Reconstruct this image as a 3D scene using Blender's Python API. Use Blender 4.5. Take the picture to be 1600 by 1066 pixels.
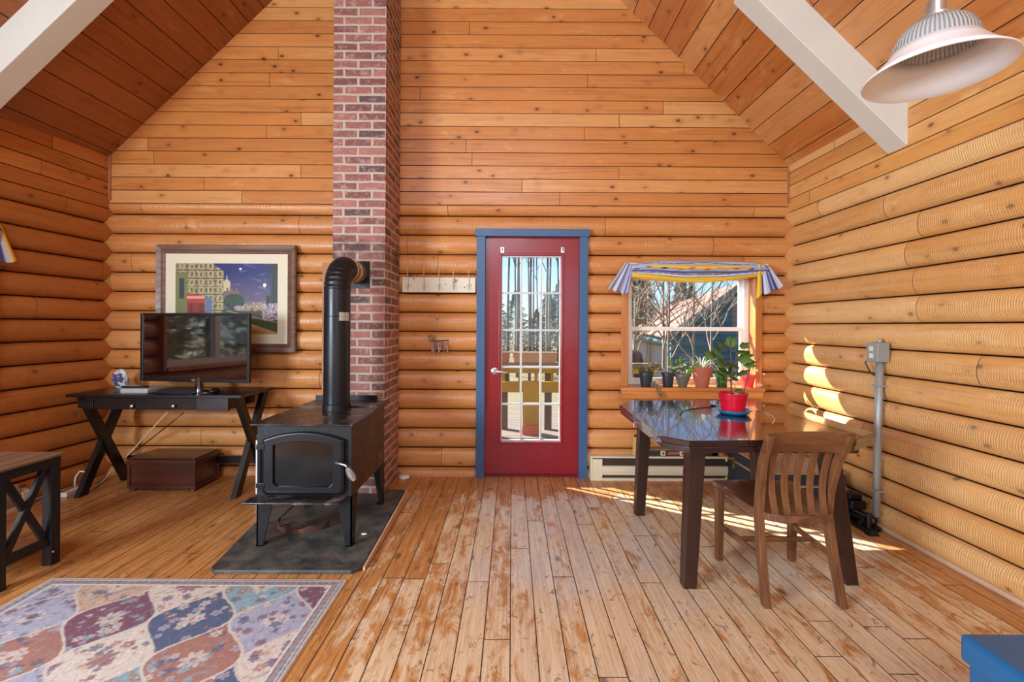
import bpy, bmesh, math, random
import numpy as np
from mathutils import Vector, Matrix, Euler
random.seed(7)
for o in list(bpy.data.objects): bpy.data.objects.remove(o, do_unlink=True)
SC = bpy.context.scene
COL = SC.collection
PI = math.pi

# ------------------------------------------------------------------ camera
CH, F, HY = 1.2816, 711.0, 509.5          # eye height, focal length in px of a 1600 px frame, horizon row
ROLL = 0.0055
cam_d = bpy.data.cameras.new('camera'); cam = bpy.data.objects.new('camera', cam_d); COL.objects.link(cam)
cam_d.sensor_width = 36; cam_d.lens = 36*F/1600; cam_d.shift_y = -(533-HY)/1600
cam_d.clip_start = 0.02; cam_d.clip_end = 500
cam.matrix_world = Matrix.Translation((0, 0, CH)) @ Matrix.Rotation(PI/2, 4, 'X') @ Matrix.Rotation(ROLL, 4, 'Z')
SC.camera = cam

# ------------------------------------------------------------------ world, sun, exposure
SC.view_settings.view_transform = 'Standard'; SC.view_settings.look = 'None'
SC.view_settings.gamma = 1; SC.view_settings.use_curve_mapping = False
SC.view_settings.exposure = 0.2
W = bpy.data.worlds.new('sky'); SC.world = W; W.use_nodes = True
nt = W.node_tree; nt.nodes.clear()
wo = nt.nodes.new('ShaderNodeOutputWorld'); wb = nt.nodes.new('ShaderNodeBackground')
sk = nt.nodes.new('ShaderNodeTexSky'); sk.sky_type = 'NISHITA'; sk.sun_disc = False
sk.sun_elevation = math.radians(33); sk.sun_rotation = math.radians(-56.6); sk.air_density = 1.0; sk.dust_density = 0.6
tn = nt.nodes.new('ShaderNodeMix'); tn.data_type = 'RGBA'; tn.blend_type = 'MULTIPLY'; tn.inputs[0].default_value = 1; tn.inputs[7].default_value = (0.62, 0.80, 1.12, 1)
nt.links.new(sk.outputs[0], tn.inputs[6]); nt.links.new(tn.outputs[2], wb.inputs[0]); nt.links.new(wb.outputs[0], wo.inputs[0])
wb.inputs[1].default_value = 0.20
sun_d = bpy.data.lights.new('sun', 'SUN'); sun = bpy.data.objects.new('sun', sun_d); COL.objects.link(sun)
sun_d.energy = 17; sun_d.angle = math.radians(0.6); sun_d.color = (1.0, 0.93, 0.82)
el = math.radians(33); sdir = Vector((0.835*math.cos(el), -0.55*math.cos(el), -math.sin(el)))
sun.rotation_euler = sdir.to_track_quat('-Z', 'Y').to_euler(); sun.location = (-12, 12, 10)

def area(name, loc, target, sx, sy, power, colr=(1, 1, 1)):
    d = bpy.data.lights.new(name, 'AREA'); d.shape = 'RECTANGLE'; d.size = sx; d.size_y = sy; d.energy = power; d.color = colr
    o = bpy.data.objects.new(name, d); COL.objects.link(o); o.location = loc
    o.rotation_euler = (Vector(target)-Vector(loc)).to_track_quat('-Z', 'Y').to_euler(); return o
# two added fill lights at unseen rear openings, and daylight of an unseen left window
area('rear_fill_low', (0.9, -3.05, 1.75), (0.9, 0, 1.65), 2.4, 1.9, 22, (0.80, 0.92, 1.0))
area('rear_fill_high', (-0.6, -3.05, 3.9), (-0.1, 2, 1.6), 1.9, 1.1, 120, (0.80, 0.92, 1.0))
area('side_window_daylight', (-3.60, -0.6, 1.5), (0, 1.2, 0.9), 1.7, 1.2, 270, (0.80, 0.91, 1.0))

# ------------------------------------------------------------------ helpers
def s2l(v):
    v /= 255.0
    return v/12.92 if v <= 0.04045 else ((v+0.055)/1.055)**2.4
def C(r, g, b): return (s2l(r), s2l(g), s2l(b), 1.0)
def CO(r, g, b): return (s2l(r)*0.5, s2l(g)*0.5, s2l(b)*0.5, 1.0)

def unroll(px, py):
    dx, dy = px-800, HY-py
    c, s = math.cos(ROLL), math.sin(ROLL)
    return dx*c - dy*s, dx*s + dy*c
def at(px, py, Y):
    dx, dy = unroll(px, py); return Vector((dx*Y/F, Y, CH+dy*Y/F))
def flo(px, py, z=0.0):
    dx, dy = unroll(px, py); Y = -(CH-z)*F/dy; return Vector((dx*Y/F, Y, z))

class NT:
    def __init__(s, name):
        s.m = bpy.data.materials.new(name); s.m.use_nodes = True; s.t = s.m.node_tree; s.t.nodes.clear()
        s.out = s.n('ShaderNodeOutputMaterial'); s.b = s.n('ShaderNodeBsdfPrincipled')
        s.t.links.new(s.b.outputs[0], s.out.inputs[0])
    def n(s, typ, **kw):
        x = s.t.nodes.new(typ)
        for k, v in kw.items(): setattr(x, k, v)
        return x
    def put(s, sock, v):
        if hasattr(v, 'is_linked') or isinstance(v, bpy.types.NodeSocket): s.t.links.new(v, sock)
        elif v is not None: sock.default_value = v
    def math(s, op, a, b=None, c=None, clamp=False):
        x = s.n('ShaderNodeMath', operation=op, use_clamp=clamp)
        s.put(x.inputs[0], a)
        if b is not None: s.put(x.inputs[1], b)
        if c is not None: s.put(x.inputs[2], c)
        return x.outputs[0]
    def mix(s, f, a, b, mode='MIX'):
        x = s.n('ShaderNodeMix', data_type='RGBA', blend_type=mode)
        s.put(x.inputs[0], f); s.put(x.inputs[6], a); s.put(x.inputs[7], b); return x.outputs[2]
    def sep(s, v):
        x = s.n('ShaderNodeSeparateXYZ'); s.put(x.inputs[0], v); return x.outputs
    def comb(s, a, b, c=0.0):
        x = s.n('ShaderNodeCombineXYZ'); s.put(x.inputs[0], a); s.put(x.inputs[1], b); s.put(x.inputs[2], c); return x.outputs[0]
    def noise(s, v, scale=1.0, detail=3.0, rough=0.55, dist=0.0):
        x = s.n('ShaderNodeTexNoise'); s.put(x.inputs['Vector'], v); x.inputs['Scale'].default_value = scale
        x.inputs['Detail'].default_value = detail; x.inputs['Roughness'].default_value = rough; x.inputs['Distortion'].default_value = dist
        return x.outputs[0]
    def white(s, v, dim='1D'):
        x = s.n('ShaderNodeTexWhiteNoise', noise_dimensions=dim)
        s.put(x.inputs['W'] if dim == '1D' else x.inputs['Vector'], v); return x.outputs[0]
    def ss(s, v, lo, hi, a=0.0, b=1.0):
        x = s.n('ShaderNodeMapRange', interpolation_type='SMOOTHSTEP'); s.put(x.inputs[0], v)
        for i, q in enumerate((lo, hi, a, b)): x.inputs[i+1].default_value = q
        return x.outputs[0]
    def vor(s, v, scale, feat='F1', rnd=1.0):
        x = s.n('ShaderNodeTexVoronoi', feature=feat); s.put(x.inputs['Vector'], v); x.inputs['Scale'].default_value = scale
        x.inputs['Randomness'].default_value = rnd; return x
    def bump(s, h, strength=0.3, dist=0.01):
        x = s.n('ShaderNodeBump'); s.put(x.inputs['Height'], h); x.inputs['Strength'].default_value = strength
        x.inputs['Distance'].default_value = dist; s.t.links.new(x.outputs[0], s.b.inputs['Normal']); return x
    def base(s, v): s.put(s.b.inputs['Base Color'], v)
    def rough(s, v): s.put(s.b.inputs['Roughness'], v)
    def uv(s):
        return s.n('ShaderNodeUVMap').outputs[0]
    def objc(s): return s.n('ShaderNodeTexCoord').outputs['Object']

def plain(name, colr, rough=0.5, metal=0.0, var=0.10, scale=9.0, spec=None, coat=0.0, bump=0.0):
    k = NT(name); co = k.objc()
    nz = k.noise(co, scale, 4)
    dark = tuple(c*(1-var) for c in colr[:3])+(1,); light = tuple(min(1, c*(1+var)) for c in colr[:3])+(1,)
    k.base(k.mix(nz, dark, light)); k.rough(k.ss(nz, 0.2, 0.8, max(0.02, rough-0.05), min(1, rough+0.05)))
    k.b.inputs['Metallic'].default_value = metal; k.b.inputs['Coat Weight'].default_value = coat
    if spec is not None: k.b.inputs['Specular IOR Level'].default_value = spec
    if bump: k.bump(k.noise(co, scale*6, 4), bump, 0.004)
    return k.m

def seam(k, v, pitch, off, w):
    """1 near the seams of a repeat of given pitch"""
    q = k.math('FRACT', k.math('DIVIDE', k.math('SUBTRACT', v, off), pitch))
    d = k.math('MULTIPLY', k.math('MINIMUM', q, k.math('SUBTRACT', 1.0, q)), pitch)
    return k.ss(d, w*0.4, w, 1.0, 0.0)

def pine_wall(name, pitch, off, cols, ripple=0.0, length=2.4, knot=1.0, rough=0.34, jointw=0.0026, seed=0.0, blotch=None, seamw=0.004):
    k = NT(name); uvs = k.sep(k.uv()); u, v = uvs[0], uvs[1]
    idx = k.math('FLOOR', k.math('DIVIDE', k.math('SUBTRACT', v, off), pitch))
    idr = k.white(k.math('ADD', idx, seed))
    # end joints
    uo = k.math('ADD', u, k.math('MULTIPLY', idr, 7.3))
    seg = k.math('FLOOR', k.math('DIVIDE', uo, length))
    segr = k.white(k.comb(idx, seg, seed), '3D')
    jt = seam(k, uo, length, 0.0, jointw)
    # grain
    g = k.noise(k.comb(k.math('MULTIPLY', uo, 1.3), k.math('MULTIPLY', v, 34.0), segr), 1.0, 5, 0.6, 0.6)
    g2 = k.noise(k.comb(k.math('MULTIPLY', uo, 0.9), k.math('MULTIPLY', v, 7.0), k.math('MULTIPLY', segr, 9.0)), 1.6, 3, 0.5, 0.8)
    c = k.mix(g2, cols[0], cols[1])
    c = k.mix(k.ss(g, 0.48, 0.74, 0, 0.6), c, cols[2])
    c = k.mix(k.math('MULTIPLY', k.math('SUBTRACT', segr, 0.35, clamp=True), 0.45), c, cols[2])
    c = k.mix(k.math('MULTIPLY', k.math('SUBTRACT', 0.35, segr, clamp=True), 0.9), c, cols[4])
    g3 = k.noise(k.comb(k.math('MULTIPLY', uo, 0.8), k.math('MULTIPLY', v, 95.0), 2.0), 1.0, 4, 0.65, 0.2)
    c = k.mix(k.ss(g3, 0.52, 0.72, 0, 0.35), c, cols[2])
    g4 = k.noise(k.comb(k.math('MULTIPLY', uo, 2.6), k.math('MULTIPLY', v, 9.0), segr), 1.3, 6, 0.7, 1.0)
    c = k.mix(k.ss(g4, 0.56, 0.78, 0, 0.5), c, cols[2]); c = k.mix(k.ss(g4, 0.44, 0.26, 0, 0.35), c, cols[4])
    if blotch:
        bl = k.noise(k.comb(u, v, 3.7), 2.3, 5, 0.65, 0.4)
        c = k.mix(k.ss(bl, 0.55, 0.75, 0, blotch[0]), c, blotch[1])
    # knots
    vo = k.vor(k.comb(k.math('MULTIPLY', uo, 6.5), k.math('MULTIPLY', v, 10.5), k.math('MULTIPLY', segr, 3.0)), 1.0)
    pick = k.ss(k.sep(vo.outputs['Color'])[0], 0.30, 0.36)
    kn = k.math('MULTIPLY', k.ss(vo.outputs['Distance'], 0.06, 0.17, 1.0, 0.0), pick)
    halo = k.math('MULTIPLY', k.ss(vo.outputs['Distance'], 0.08, 0.45, 1.0, 0.0), pick)
    c = k.mix(k.math('MULTIPLY', halo, 0.30*knot), c, cols[2])
    c = k.mix(k.math('MULTIPLY', kn, 0.72*knot), c, cols[3])
    h = k.math('MULTIPLY', g, 0.12)
    if ripple:
        wv = k.n('ShaderNodeTexWave', wave_type='BANDS', bands_direction='X', wave_profile='SIN')
        k.put(wv.inputs['Vector'], k.comb(u, k.math('MULTIPLY', v, 0.3), segr)); wv.inputs['Scale'].default_value = 26.0
        wv.inputs['Distortion'].default_value = 5.0; wv.inputs['Detail'].default_value = 3; wv.inputs['Detail Scale'].default_value = 1.2
        amp = k.ss(k.noise(k.comb(k.math('MULTIPLY', u, 1.2), k.math('MULTIPLY', v, 5), 0.0), 1.5, 2), 0.30, 0.62, 0.15, 1.0)
        rp = k.math('MULTIPLY', wv.outputs[1], amp)
        h = k.math('ADD', h, k.math('MULTIPLY', rp, ripple))
        c = k.mix(k.math('MULTIPLY', rp, 0.7*min(1, ripple)), c, cols[4])  # pale tint along the ripples, their highlight put into the colour
    c = k.mix(jt, c, C(62, 34, 16))
    c = k.mix(seam(k, v, pitch, off, seamw), c, C(44, 26, 16))
    h = k.math('SUBTRACT', h, k.math('MULTIPLY', jt, 1.0))
    k.base(c); k.rough(k.ss(g, 0.2, 0.8, rough-0.06, rough+0.1))
    k.b.inputs['Specular IOR Level'].default_value = 0.5
    k.bump(h, 0.55, 0.006)
    return k.m

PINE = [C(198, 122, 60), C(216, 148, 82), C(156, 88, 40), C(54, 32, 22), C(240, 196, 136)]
PINE_LIT = [C(214, 152, 82), C(230, 172, 104), C(180, 112, 54), C(70, 44, 30), C(250, 222, 168)]  # brighter copy of the back wall pine, light on the right wall painted in
PINE_SHADED = [C(176, 102, 42), C(196, 120, 54), C(130, 68, 28), C(40, 22, 14), C(214, 146, 82)]  # darker copy of the same pine, shade of the backlit left wall painted in
M = {}
LP, LO = 0.1651, 0.0737          # log pitch, first groove height on the back wall
M['log_back'] = pine_wall('pine_logs_back', LP, LO, PINE, ripple=0.3, length=2.6, seamw=0.006, seed=3)
M['log_right'] = pine_wall('pine_logs_right', LP, LO+LP/2, PINE_LIT, ripple=0.5, seamw=0.006, length=2.9, seed=9)
M['log_left'] = pine_wall('pine_logs_left', LP, LO+LP/2, PINE_SHADED, ripple=0.25, seamw=0.006, length=2.8, seed=14)
BP = 0.1113
M['board_back'] = pine_wall('pine_boards_back', BP, 2.306, PINE, length=2.7, seed=21, knot=1.15)
RTE = LO+LP/2+LP*12+0.118
M['board_side_r'] = pine_wall('pine_boards_right', BP, RTE, PINE_LIT, length=2.7, seed=27)
M['board_side_l'] = pine_wall('pine_boards_left', BP, RTE, PINE_SHADED, length=2.7, seed=29)
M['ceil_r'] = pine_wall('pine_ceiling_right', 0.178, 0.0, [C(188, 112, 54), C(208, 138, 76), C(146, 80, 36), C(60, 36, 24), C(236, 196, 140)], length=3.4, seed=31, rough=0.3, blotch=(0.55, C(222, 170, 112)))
M['ceil_l'] = pine_wall('pine_ceiling_left', 0.178, 0.0, [C(148, 80, 36), C(166, 96, 46), C(114, 60, 26), C(46, 28, 18), C(208, 150, 94)], length=3.4, seed=37, rough=0.35)  # left slope: darker copy of the ceiling pine, shade put into its colours

def floor_mat():
    k = NT('worn_pine_floor'); uvs = k.sep(k.uv()); u, v = uvs[0], uvs[1]      # u along the boards (Y), v across (X)
    p = 0.108
    idx = k.math('FLOOR', k.math('DIVIDE', v, p)); idr = k.white(k.math('ADD', idx, 5.0))
    uo = k.math('ADD', u, k.math('MULTIPLY', idr, 9.1)); L = 1.9
    seg = k.math('FLOOR', k.math('DIVIDE', uo, L)); sr = k.white(k.comb(idx, seg, 2.0), '3D')
    g = k.noise(k.comb(k.math('MULTIPLY', uo, 3.0), k.math('MULTIPLY', v, 75.0), sr), 1.0, 6, 0.7, 0.5)
    pale = k.mix(k.ss(g, 0.3, 0.7), C(234, 208, 172), C(204, 170, 130))
    grey = k.mix(k.ss(g, 0.3, 0.7), C(228, 212, 194), C(194, 174, 152))
    pale = k.mix(k.ss(k.noise(k.comb(u, v, 1.0), 1.4, 3), 0.42, 0.62), pale, grey)
    orange = k.mix(k.ss(g, 0.35, 0.65), C(204, 140, 68), C(164, 98, 42))
    n1 = k.noise(k.comb(k.math('MULTIPLY', uo, 1.1), k.math('MULTIPLY', v, 2.6), k.math('MULTIPLY', sr, 4.0)), 4.6, 7, 0.74, 0.5)
    # wear: bare in the walked middle of the room, varnish left by the walls and the stove
    wl = k.ss(v, -1.45, 0.35, 1.0, 0.0)
    wb_ = k.ss(u, 3.15, 3.75, 0.0, 1.0)
    wr = k.ss(v, 1.5, 2.35, 0.0, 0.6)
    keep = k.math('MAXIMUM', k.math('MAXIMUM', wl, wb_), wr)
    th = k.math('ADD', n1, k.math('MULTIPLY', keep, 0.36))
    th = k.math('ADD', th, k.math('MULTIPLY', k.math('SUBTRACT', sr, 0.5), 0.14))
    om = k.ss(th, 0.54, 0.70, 0, 0.9)
    c = k.mix(om, pale, orange)
    deep = k.ss(k.noise(k.comb(k.math('MULTIPLY', uo, 1.6), k.math('MULTIPLY', v, 3.2), 8.0), 5.0, 5, 0.6), 0.56, 0.70)
    c = k.mix(k.math('MULTIPLY', k.math('MULTIPLY', deep, om), 0.6), c, C(140, 72, 28))
    # dark scuffs and knots
    sc = k.ss(k.noise(k.comb(k.math('MULTIPLY', uo, 9), k.math('MULTIPLY', v, 14), 3.0), 1.6, 6, 0.7, 1.2), 0.575, 0.66)
    c = k.mix(k.math('MULTIPLY', sc, 0.7), c, C(104, 66, 42))
    vo = k.vor(k.comb(k.math('MULTIPLY', uo, 4.2), k.math('MULTIPLY', v, 9.3), k.math('MULTIPLY', sr, 3)), 1.0)
    pick = k.ss(k.sep(vo.outputs['Color'])[0], 0.60, 0.64)
    c = k.mix(k.math('MULTIPLY', k.math('MULTIPLY', k.ss(vo.outputs['Distance'], 0.06, 0.22, 1.0, 0.0), pick), 0.75), c, C(96, 58, 36))
    lines = k.math('MAXIMUM', seam(k, v, p, 0.0, 0.0030), seam(k, uo, L, 0.0, 0.0030))
    c = k.mix(lines, c, C(48, 30, 20))
    k.base(c); k.rough(k.ss(k.math('ADD', n1, k.math('MULTIPLY', sr, 0.15)), 0.3, 0.8, 0.17, 0.42))
    k.bump(k.math('SUBTRACT', k.math('MULTIPLY', g, 0.10), lines), 0.5, 0.004)
    return k.m
M['floor'] = floor_mat()

def brick_mat():
    k = NT('old_red_brick'); uvs = k.sep(k.uv()); u, v = uvs[0], uvs[1]
    H, L = 0.0655, 0.212
    vv = k.math('ADD', v, k.math('MULTIPLY', k.math('SUBTRACT', k.noise(k.comb(u, v, 0.0), 9, 2), 0.5), 0.012))
    uu = k.math('ADD', u, k.math('MULTIPLY', k.math('SUBTRACT', k.noise(k.comb(v, u, 4.0), 11, 2), 0.5), 0.016))
    row = k.math('FLOOR', k.math('DIVIDE', vv, H))
    us = k.math('ADD', uu, k.math('MULTIPLY', k.math('MODULO', row, 2.0), L/2))
    col = k.math('FLOOR', k.math('DIVIDE', us, L))
    idr = k.white(k.comb(row, col, 1.0), '3D'); id2 = k.white(k.comb(row, col, 7.0), '3D')
    m1 = seam(k, vv, H, 0.0, 0.0125); m2 = seam(k, us, L, 0.0, 0.0135)
    mort = k.math('MAXIMUM', m1, m2)
    n = k.noise(k.comb(u, v, 2.0), 28, 5, 0.65); n2 = k.noise(k.comb(u, v, 5.0), 9, 4, 0.6)
    b = k.mix(idr, C(116, 72, 70), C(164, 108, 98)); b = k.mix(k.ss(id2, 0.84, 0.9), b, C(92, 74, 72))
    b = k.mix(k.ss(n, 0.48, 0.72, 0, 0.65), b, C(196, 156, 144)); b = k.mix(k.ss(n2, 0.55, 0.72, 0, 0.5), b, C(206, 168, 150))
    mo = k.mix(n, C(206, 190, 176), C(168, 148, 136))
    soot = k.math('MULTIPLY', k.ss(k.math('ABSOLUTE', k.math('SUBTRACT', v, 1.84)), 0.02, 0.16, 1.0, 0.0), k.ss(k.noise(k.comb(u, v, 9.0), 6, 3), 0.35, 0.6))
    c = k.mix(mort, b, mo); c = k.mix(k.math('MULTIPLY', soot, 0.7), c, C(52, 44, 44))
    k.base(c); k.rough(0.85)
    k.bump(k.math('ADD', k.math('MULTIPLY', mort, -1.0), k.math('MULTIPLY', n, 0.5)), 0.7, 0.008)
    return k.m
M['brick'] = brick_mat()

def wood(name, c1, c2, rough=0.35, axis=0, scale=26.0, stretch=0.07, coat=0.0, dark=None, bump=0.12):
    k = NT(name); s = list(k.sep(k.objc()))
    s[axis] = k.math('MULTIPLY', s[axis], stretch)
    co = k.comb(*s)
    g = k.noise(co, scale, 5, 0.6, 0.5); g2 = k.noise(co, scale*0.25, 2)
    c = k.mix(k.ss(g, 0.3, 0.7), c1, c2)
    if dark: c = k.mix(k.ss(g2, 0.5, 0.75, 0, 0.6), c, dark)
    k.base(c); k.rough(k.ss(g, 0.2, 0.8, rough-0.05, rough+0.08)); k.b.inputs['Coat Weight'].default_value = coat
    if bump: k.bump(g, bump, 0.003)
    return k.m

def vcol(name, rough=0.9, bump=0.0, sheen=0.0, nscale=120, gmix=0.16):
    k = NT(name); a = k.n('ShaderNodeAttribute', attribute_name='Col')
    nz = k.noise(k.objc(), nscale, 3)
    k.base(k.mix(k.ss(nz, 0.3, 0.7, 0.0, gmix), a.outputs[0], C(120, 112, 110))); k.rough(rough)
    k.b.inputs['Sheen Weight'].default_value = sheen
    if bump: k.bump(nz, bump, 0.003)
    return k.m

def glass(name, tint=(1, 1, 1, 1), refl=0.06):
    k = NT(name); k.t.nodes.remove(k.b)
    tr = k.n('ShaderNodeBsdfTransparent'); tr.inputs[0].default_value = tint
    gl = k.n('ShaderNodeBsdfGlossy'); gl.inputs['Roughness'].default_value = 0.02
    lw = k.n('ShaderNodeLayerWeight'); lw.inputs[0].default_value = 0.5
    dirt = k.noise(k.objc(), 6, 3)
    f = k.math('ADD', k.math('MULTIPLY', k.math('POWER', lw.outputs[1], 5.0), 0.9), k.math('MULTIPLY', dirt, refl), clamp=True)
    mx = k.n('ShaderNodeMixShader'); k.put(mx.inputs[0], f); k.put(mx.inputs[1], tr.outputs[0]); k.put(mx.inputs[2], gl.outputs[0])
    k.t.links.new(mx.outputs[0], k.out.inputs[0]); return k.m

M['white_paint'] = plain('white_beam_paint', C(214, 214, 206), 0.55, var=0.06, scale=5, bump=0.25)
M['white_vinyl'] = plain('white_vinyl', C(236, 234, 228), 0.35, var=0.03)
M['muntin'] = plain('grey_white_muntin', C(206, 208, 206), 0.4, var=0.05)
M['red_door'] = plain('red_door_paint', C(140, 10, 24), 0.3, var=0.08, scale=3, coat=0.15)
M['blue_trim'] = plain('slate_blue_trim_paint', C(58, 92, 134), 0.42, var=0.08, scale=6)
M['blue_bench'] = None
M['pine_trim'] = wood('pine_trim_wood', C(214, 142, 78), C(190, 112, 52), 0.35, axis=0, dark=C(150, 82, 36))
M['pine_trim_v'] = wood('pine_trim_wood_upright', C(206, 134, 74), C(182, 106, 50), 0.35, axis=2, dark=C(150, 82, 36))
M['espresso'] = wood('espresso_wood', C(18, 11, 12), C(11, 7, 8), 0.3, coat=0.15, bump=0.05)
M['espresso_leg'] = wood('espresso_wood_leg', C(21, 15, 17), C(13, 9, 10), 0.35, axis=2, bump=0.05)
M['table_wood'] = wood('dark_table_wood', C(54, 28, 23), C(36, 19, 17), 0.16, axis=0, scale=14, coat=0.8, dark=C(88, 50, 34), bump=0.03)
M['table_leg'] = wood('dark_table_leg_wood', C(62, 37, 27), C(44, 26, 20), 0.35, axis=2, scale=20, bump=0.05)
M['oak'] = wood('brown_oak', C(128, 84, 52), C(98, 60, 36), 0.36, axis=2, scale=40, coat=0.1, dark=C(92, 52, 30))
M['oak_h'] = wood('brown_oak_seat', C(128, 86, 60), C(92, 58, 40), 0.32, axis=1, scale=30, coat=0.15, dark=C(84, 48, 32))
M['oak_rail'] = wood('brown_oak_rail', C(126, 82, 50), C(96, 58, 34), 0.36, axis=0, scale=34, coat=0.1, dark=C(92, 52, 30))
M['chest'] = wood('reddish_chest_wood', C(92, 46, 28), C(58, 27, 18), 0.32, axis=0, scale=18, coat=0.2, dark=C(50, 24, 18))
M['side_top'] = wood('greyish_table_planks', C(150, 116, 88), C(112, 82, 62), 0.4, axis=1, scale=22, dark=C(84, 66, 56))
M['side_shelf'] = wood('brown_shelf', C(140, 88, 54), C(110, 66, 40), 0.4, axis=1, scale=22)
M['side_leg'] = plain('charcoal_table_paint', C(21, 21, 25), 0.45, var=0.15)
M['board'] = wood('light_plank', C(188, 130, 84), C(162, 104, 62), 0.5, axis=2, scale=16)
def stove_mat(name, c0, rust, amt, rough=0.5):
    k = NT(name); co = k.objc(); a = k.noise(co, 7, 6, 0.7, 0.4); b = k.noise(co, 30, 4, 0.6)
    c = k.mix(k.ss(a, 0.5, 0.72, 0, amt), c0, rust); c = k.mix(k.ss(b, 0.62, 0.8, 0, amt*0.6), c, C(150, 140, 134))
    k.base(c); k.rough(k.ss(a, 0.3, 0.7, rough-0.1, rough+0.12)); k.b.inputs['Metallic'].default_value = 0.25
    k.bump(b, 0.15, 0.003); return k.m
M['stove'] = stove_mat('black_stove_steel', C(20, 21, 24), C(44, 34, 30), 0.4)
M['stove_side'] = stove_mat('brownish_stove_steel', C(48, 41, 37), C(112, 70, 46), 0.8, 0.36)
M['stove_top'] = stove_mat('worn_stove_top', C(44, 37, 37), C(140, 122, 116), 1.0, 0.30)
M['stove_door'] = plain('grey_black_cast_iron', C(24, 27, 33), 0.34, metal=0.3, var=0.15, scale=12)
M['pipe'] = plain('black_stove_pipe', C(36, 38, 42), 0.34, metal=0.5, var=0.15, scale=5)
M['black'] = plain('black_plastic', C(12, 12, 14), 0.35, var=0.2)
M['black_metal'] = plain('black_metal', C(15, 15, 17), 0.42, metal=0.3, var=0.2)
M['dark_glass'] = plain('sooty_door_glass', C(8, 8, 10), 0.12, var=0.3, scale=5)
M['screen'] = plain('black_glossy_screen', C(8, 9, 11), 0.06, var=0.1, spec=0.9, coat=1.0)
M['screen'].node_tree.nodes['Principled BSDF'].inputs['Coat IOR'].default_value = 2.2
M['chrome'] = plain('brushed_nickel', C(200, 200, 200), 0.28, metal=0.8, var=0.08)
M['rust'] = stove_mat('rusty_iron', C(78, 52, 40), C(142, 76, 40), 0.9, 0.7)
M['ash'] = None
def hearth_mat():
    k = NT('slate_grey_hearth'); co = k.objc(); a = k.noise(co, 6, 6, 0.7, 0.5); b = k.noise(co, 60, 4, 0.7); g = k.noise(co, 14, 5, 0.65)
    c = k.mix(k.ss(a, 0.35, 0.65), C(50, 52, 54), C(92, 90, 84)); c = k.mix(k.ss(g, 0.55, 0.75, 0, 0.6), c, C(104, 78, 60))
    c = k.mix(k.ss(b, 0.6, 0.78, 0, 0.6), c, C(160, 154, 146)); k.base(c); k.rough(k.ss(a, 0.3, 0.7, 0.4, 0.65)); k.bump(b, 0.3, 0.003); return k.m
M['hearth'] = hearth_mat()
M['cream'] = plain('cream_enamel', C(222, 210, 182), 0.4, var=0.04)
M['dark_slot'] = plain('heater_dark_slot', C(58, 46, 36), 0.6)
M['heater_left'] = plain('grey_brown_enamel', C(150, 130, 116), 0.35, var=0.08)
M['galv'] = plain('galvanised_grey', C(164, 168, 168), 0.45, metal=0.35, var=0.08)
M['grey_box'] = plain('grey_outlet_box', C(150, 156, 152), 0.5, metal=0.2, var=0.05)
M['ivory'] = plain('ivory_plastic', C(226, 218, 184), 0.4, var=0.03)
M['white_cord'] = plain('white_cord', C(214, 204, 188), 0.5, var=0.04)
M['silver'] = plain('silver_plastic', C(172, 172, 170), 0.35, metal=0.2, var=0.04)
M['grey_plastic'] = plain('dark_grey_plastic', C(70, 70, 72), 0.4, var=0.1)
M['mousepad'] = plain('grey_mousepad', C(78, 74, 80), 0.8, var=0.1)
M['amethyst'] = plain('violet_crystal', C(98, 92, 140), 0.25, var=0.5, scale=60)
M['geode'] = plain('white_geode_rind', C(206, 202, 204), 0.6, var=0.2, scale=40, bump=0.5)
M['terracotta'] = plain('terracotta', C(172, 96, 70), 0.75, var=0.10)
M['blackpot'] = plain('black_plastic_pot', C(44, 50, 56), 0.4, var=0.12)
M['greypot'] = plain('grey_glazed_pot', C(104, 100, 92), 0.35, var=0.3, scale=30)
M['redpot'] = plain('red_plastic_pot', C(206, 14, 44), 0.32, var=0.06)
M['redpot2'] = plain('coral_red_pot', C(226, 62, 66), 0.35, var=0.08)
M['pink'] = plain('pink_stone', C(232, 170, 164), 0.5, var=0.1)
M['bluesaucer'] = plain('blue_glazed_saucer', C(30, 102, 146), 0.28, var=0.12, coat=0.3)
M['soil'] = plain('dark_soil', C(58, 42, 32), 0.95, var=0.3, scale=60, bump=0.6)
M['leaf'] = plain('geranium_leaf', C(78, 108, 42), 0.6, var=0.35, scale=25)
M['leaf2'] = plain('bright_leaf', C(112, 156, 52), 0.45, var=0.35, scale=25)
M['leaf3'] = plain('dry_brown_green_leaf', C(128, 112, 74), 0.6, var=0.4, scale=30)
M['leaf4'] = plain('silvery_leaf', C(190, 192, 166), 0.5, var=0.3, scale=30)
M['leaf5'] = plain('pale_striped_leaf', C(196, 208, 168), 0.45, var=0.25, scale=30)
M['stem'] = plain('green_brown_stem', C(84, 84, 48), 0.6, var=0.2)
M['twig'] = plain('brown_twig', C(92, 62, 46), 0.7, var=0.2)
M['greenglass'] = plain('dark_green_glaze', C(34, 74, 44), 0.2, var=0.2)
M['yellow_tin'] = plain('yellow_tin', C(214, 184, 104), 0.4, var=0.15, scale=20)
M['navy'] = plain('dark_navy_paint', C(44, 50, 66), 0.45, var=0.3, scale=8)
M['trunk'] = plain('black_blue_trunk_fabric', C(34, 42, 54), 0.6, var=0.25, scale=14)
M['trunk_trim'] = wood('tan_trunk_trim', C(176, 138, 96), C(138, 102, 66), 0.5, axis=1)
M['trunk_top'] = plain('grey_trunk_lid', C(164, 150, 144), 0.6, var=0.12)  # grey for the lid's top face, paler than its sides
M['brass'] = plain('aged_brass', C(168, 140, 86), 0.35, metal=0.9, var=0.15)
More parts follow.
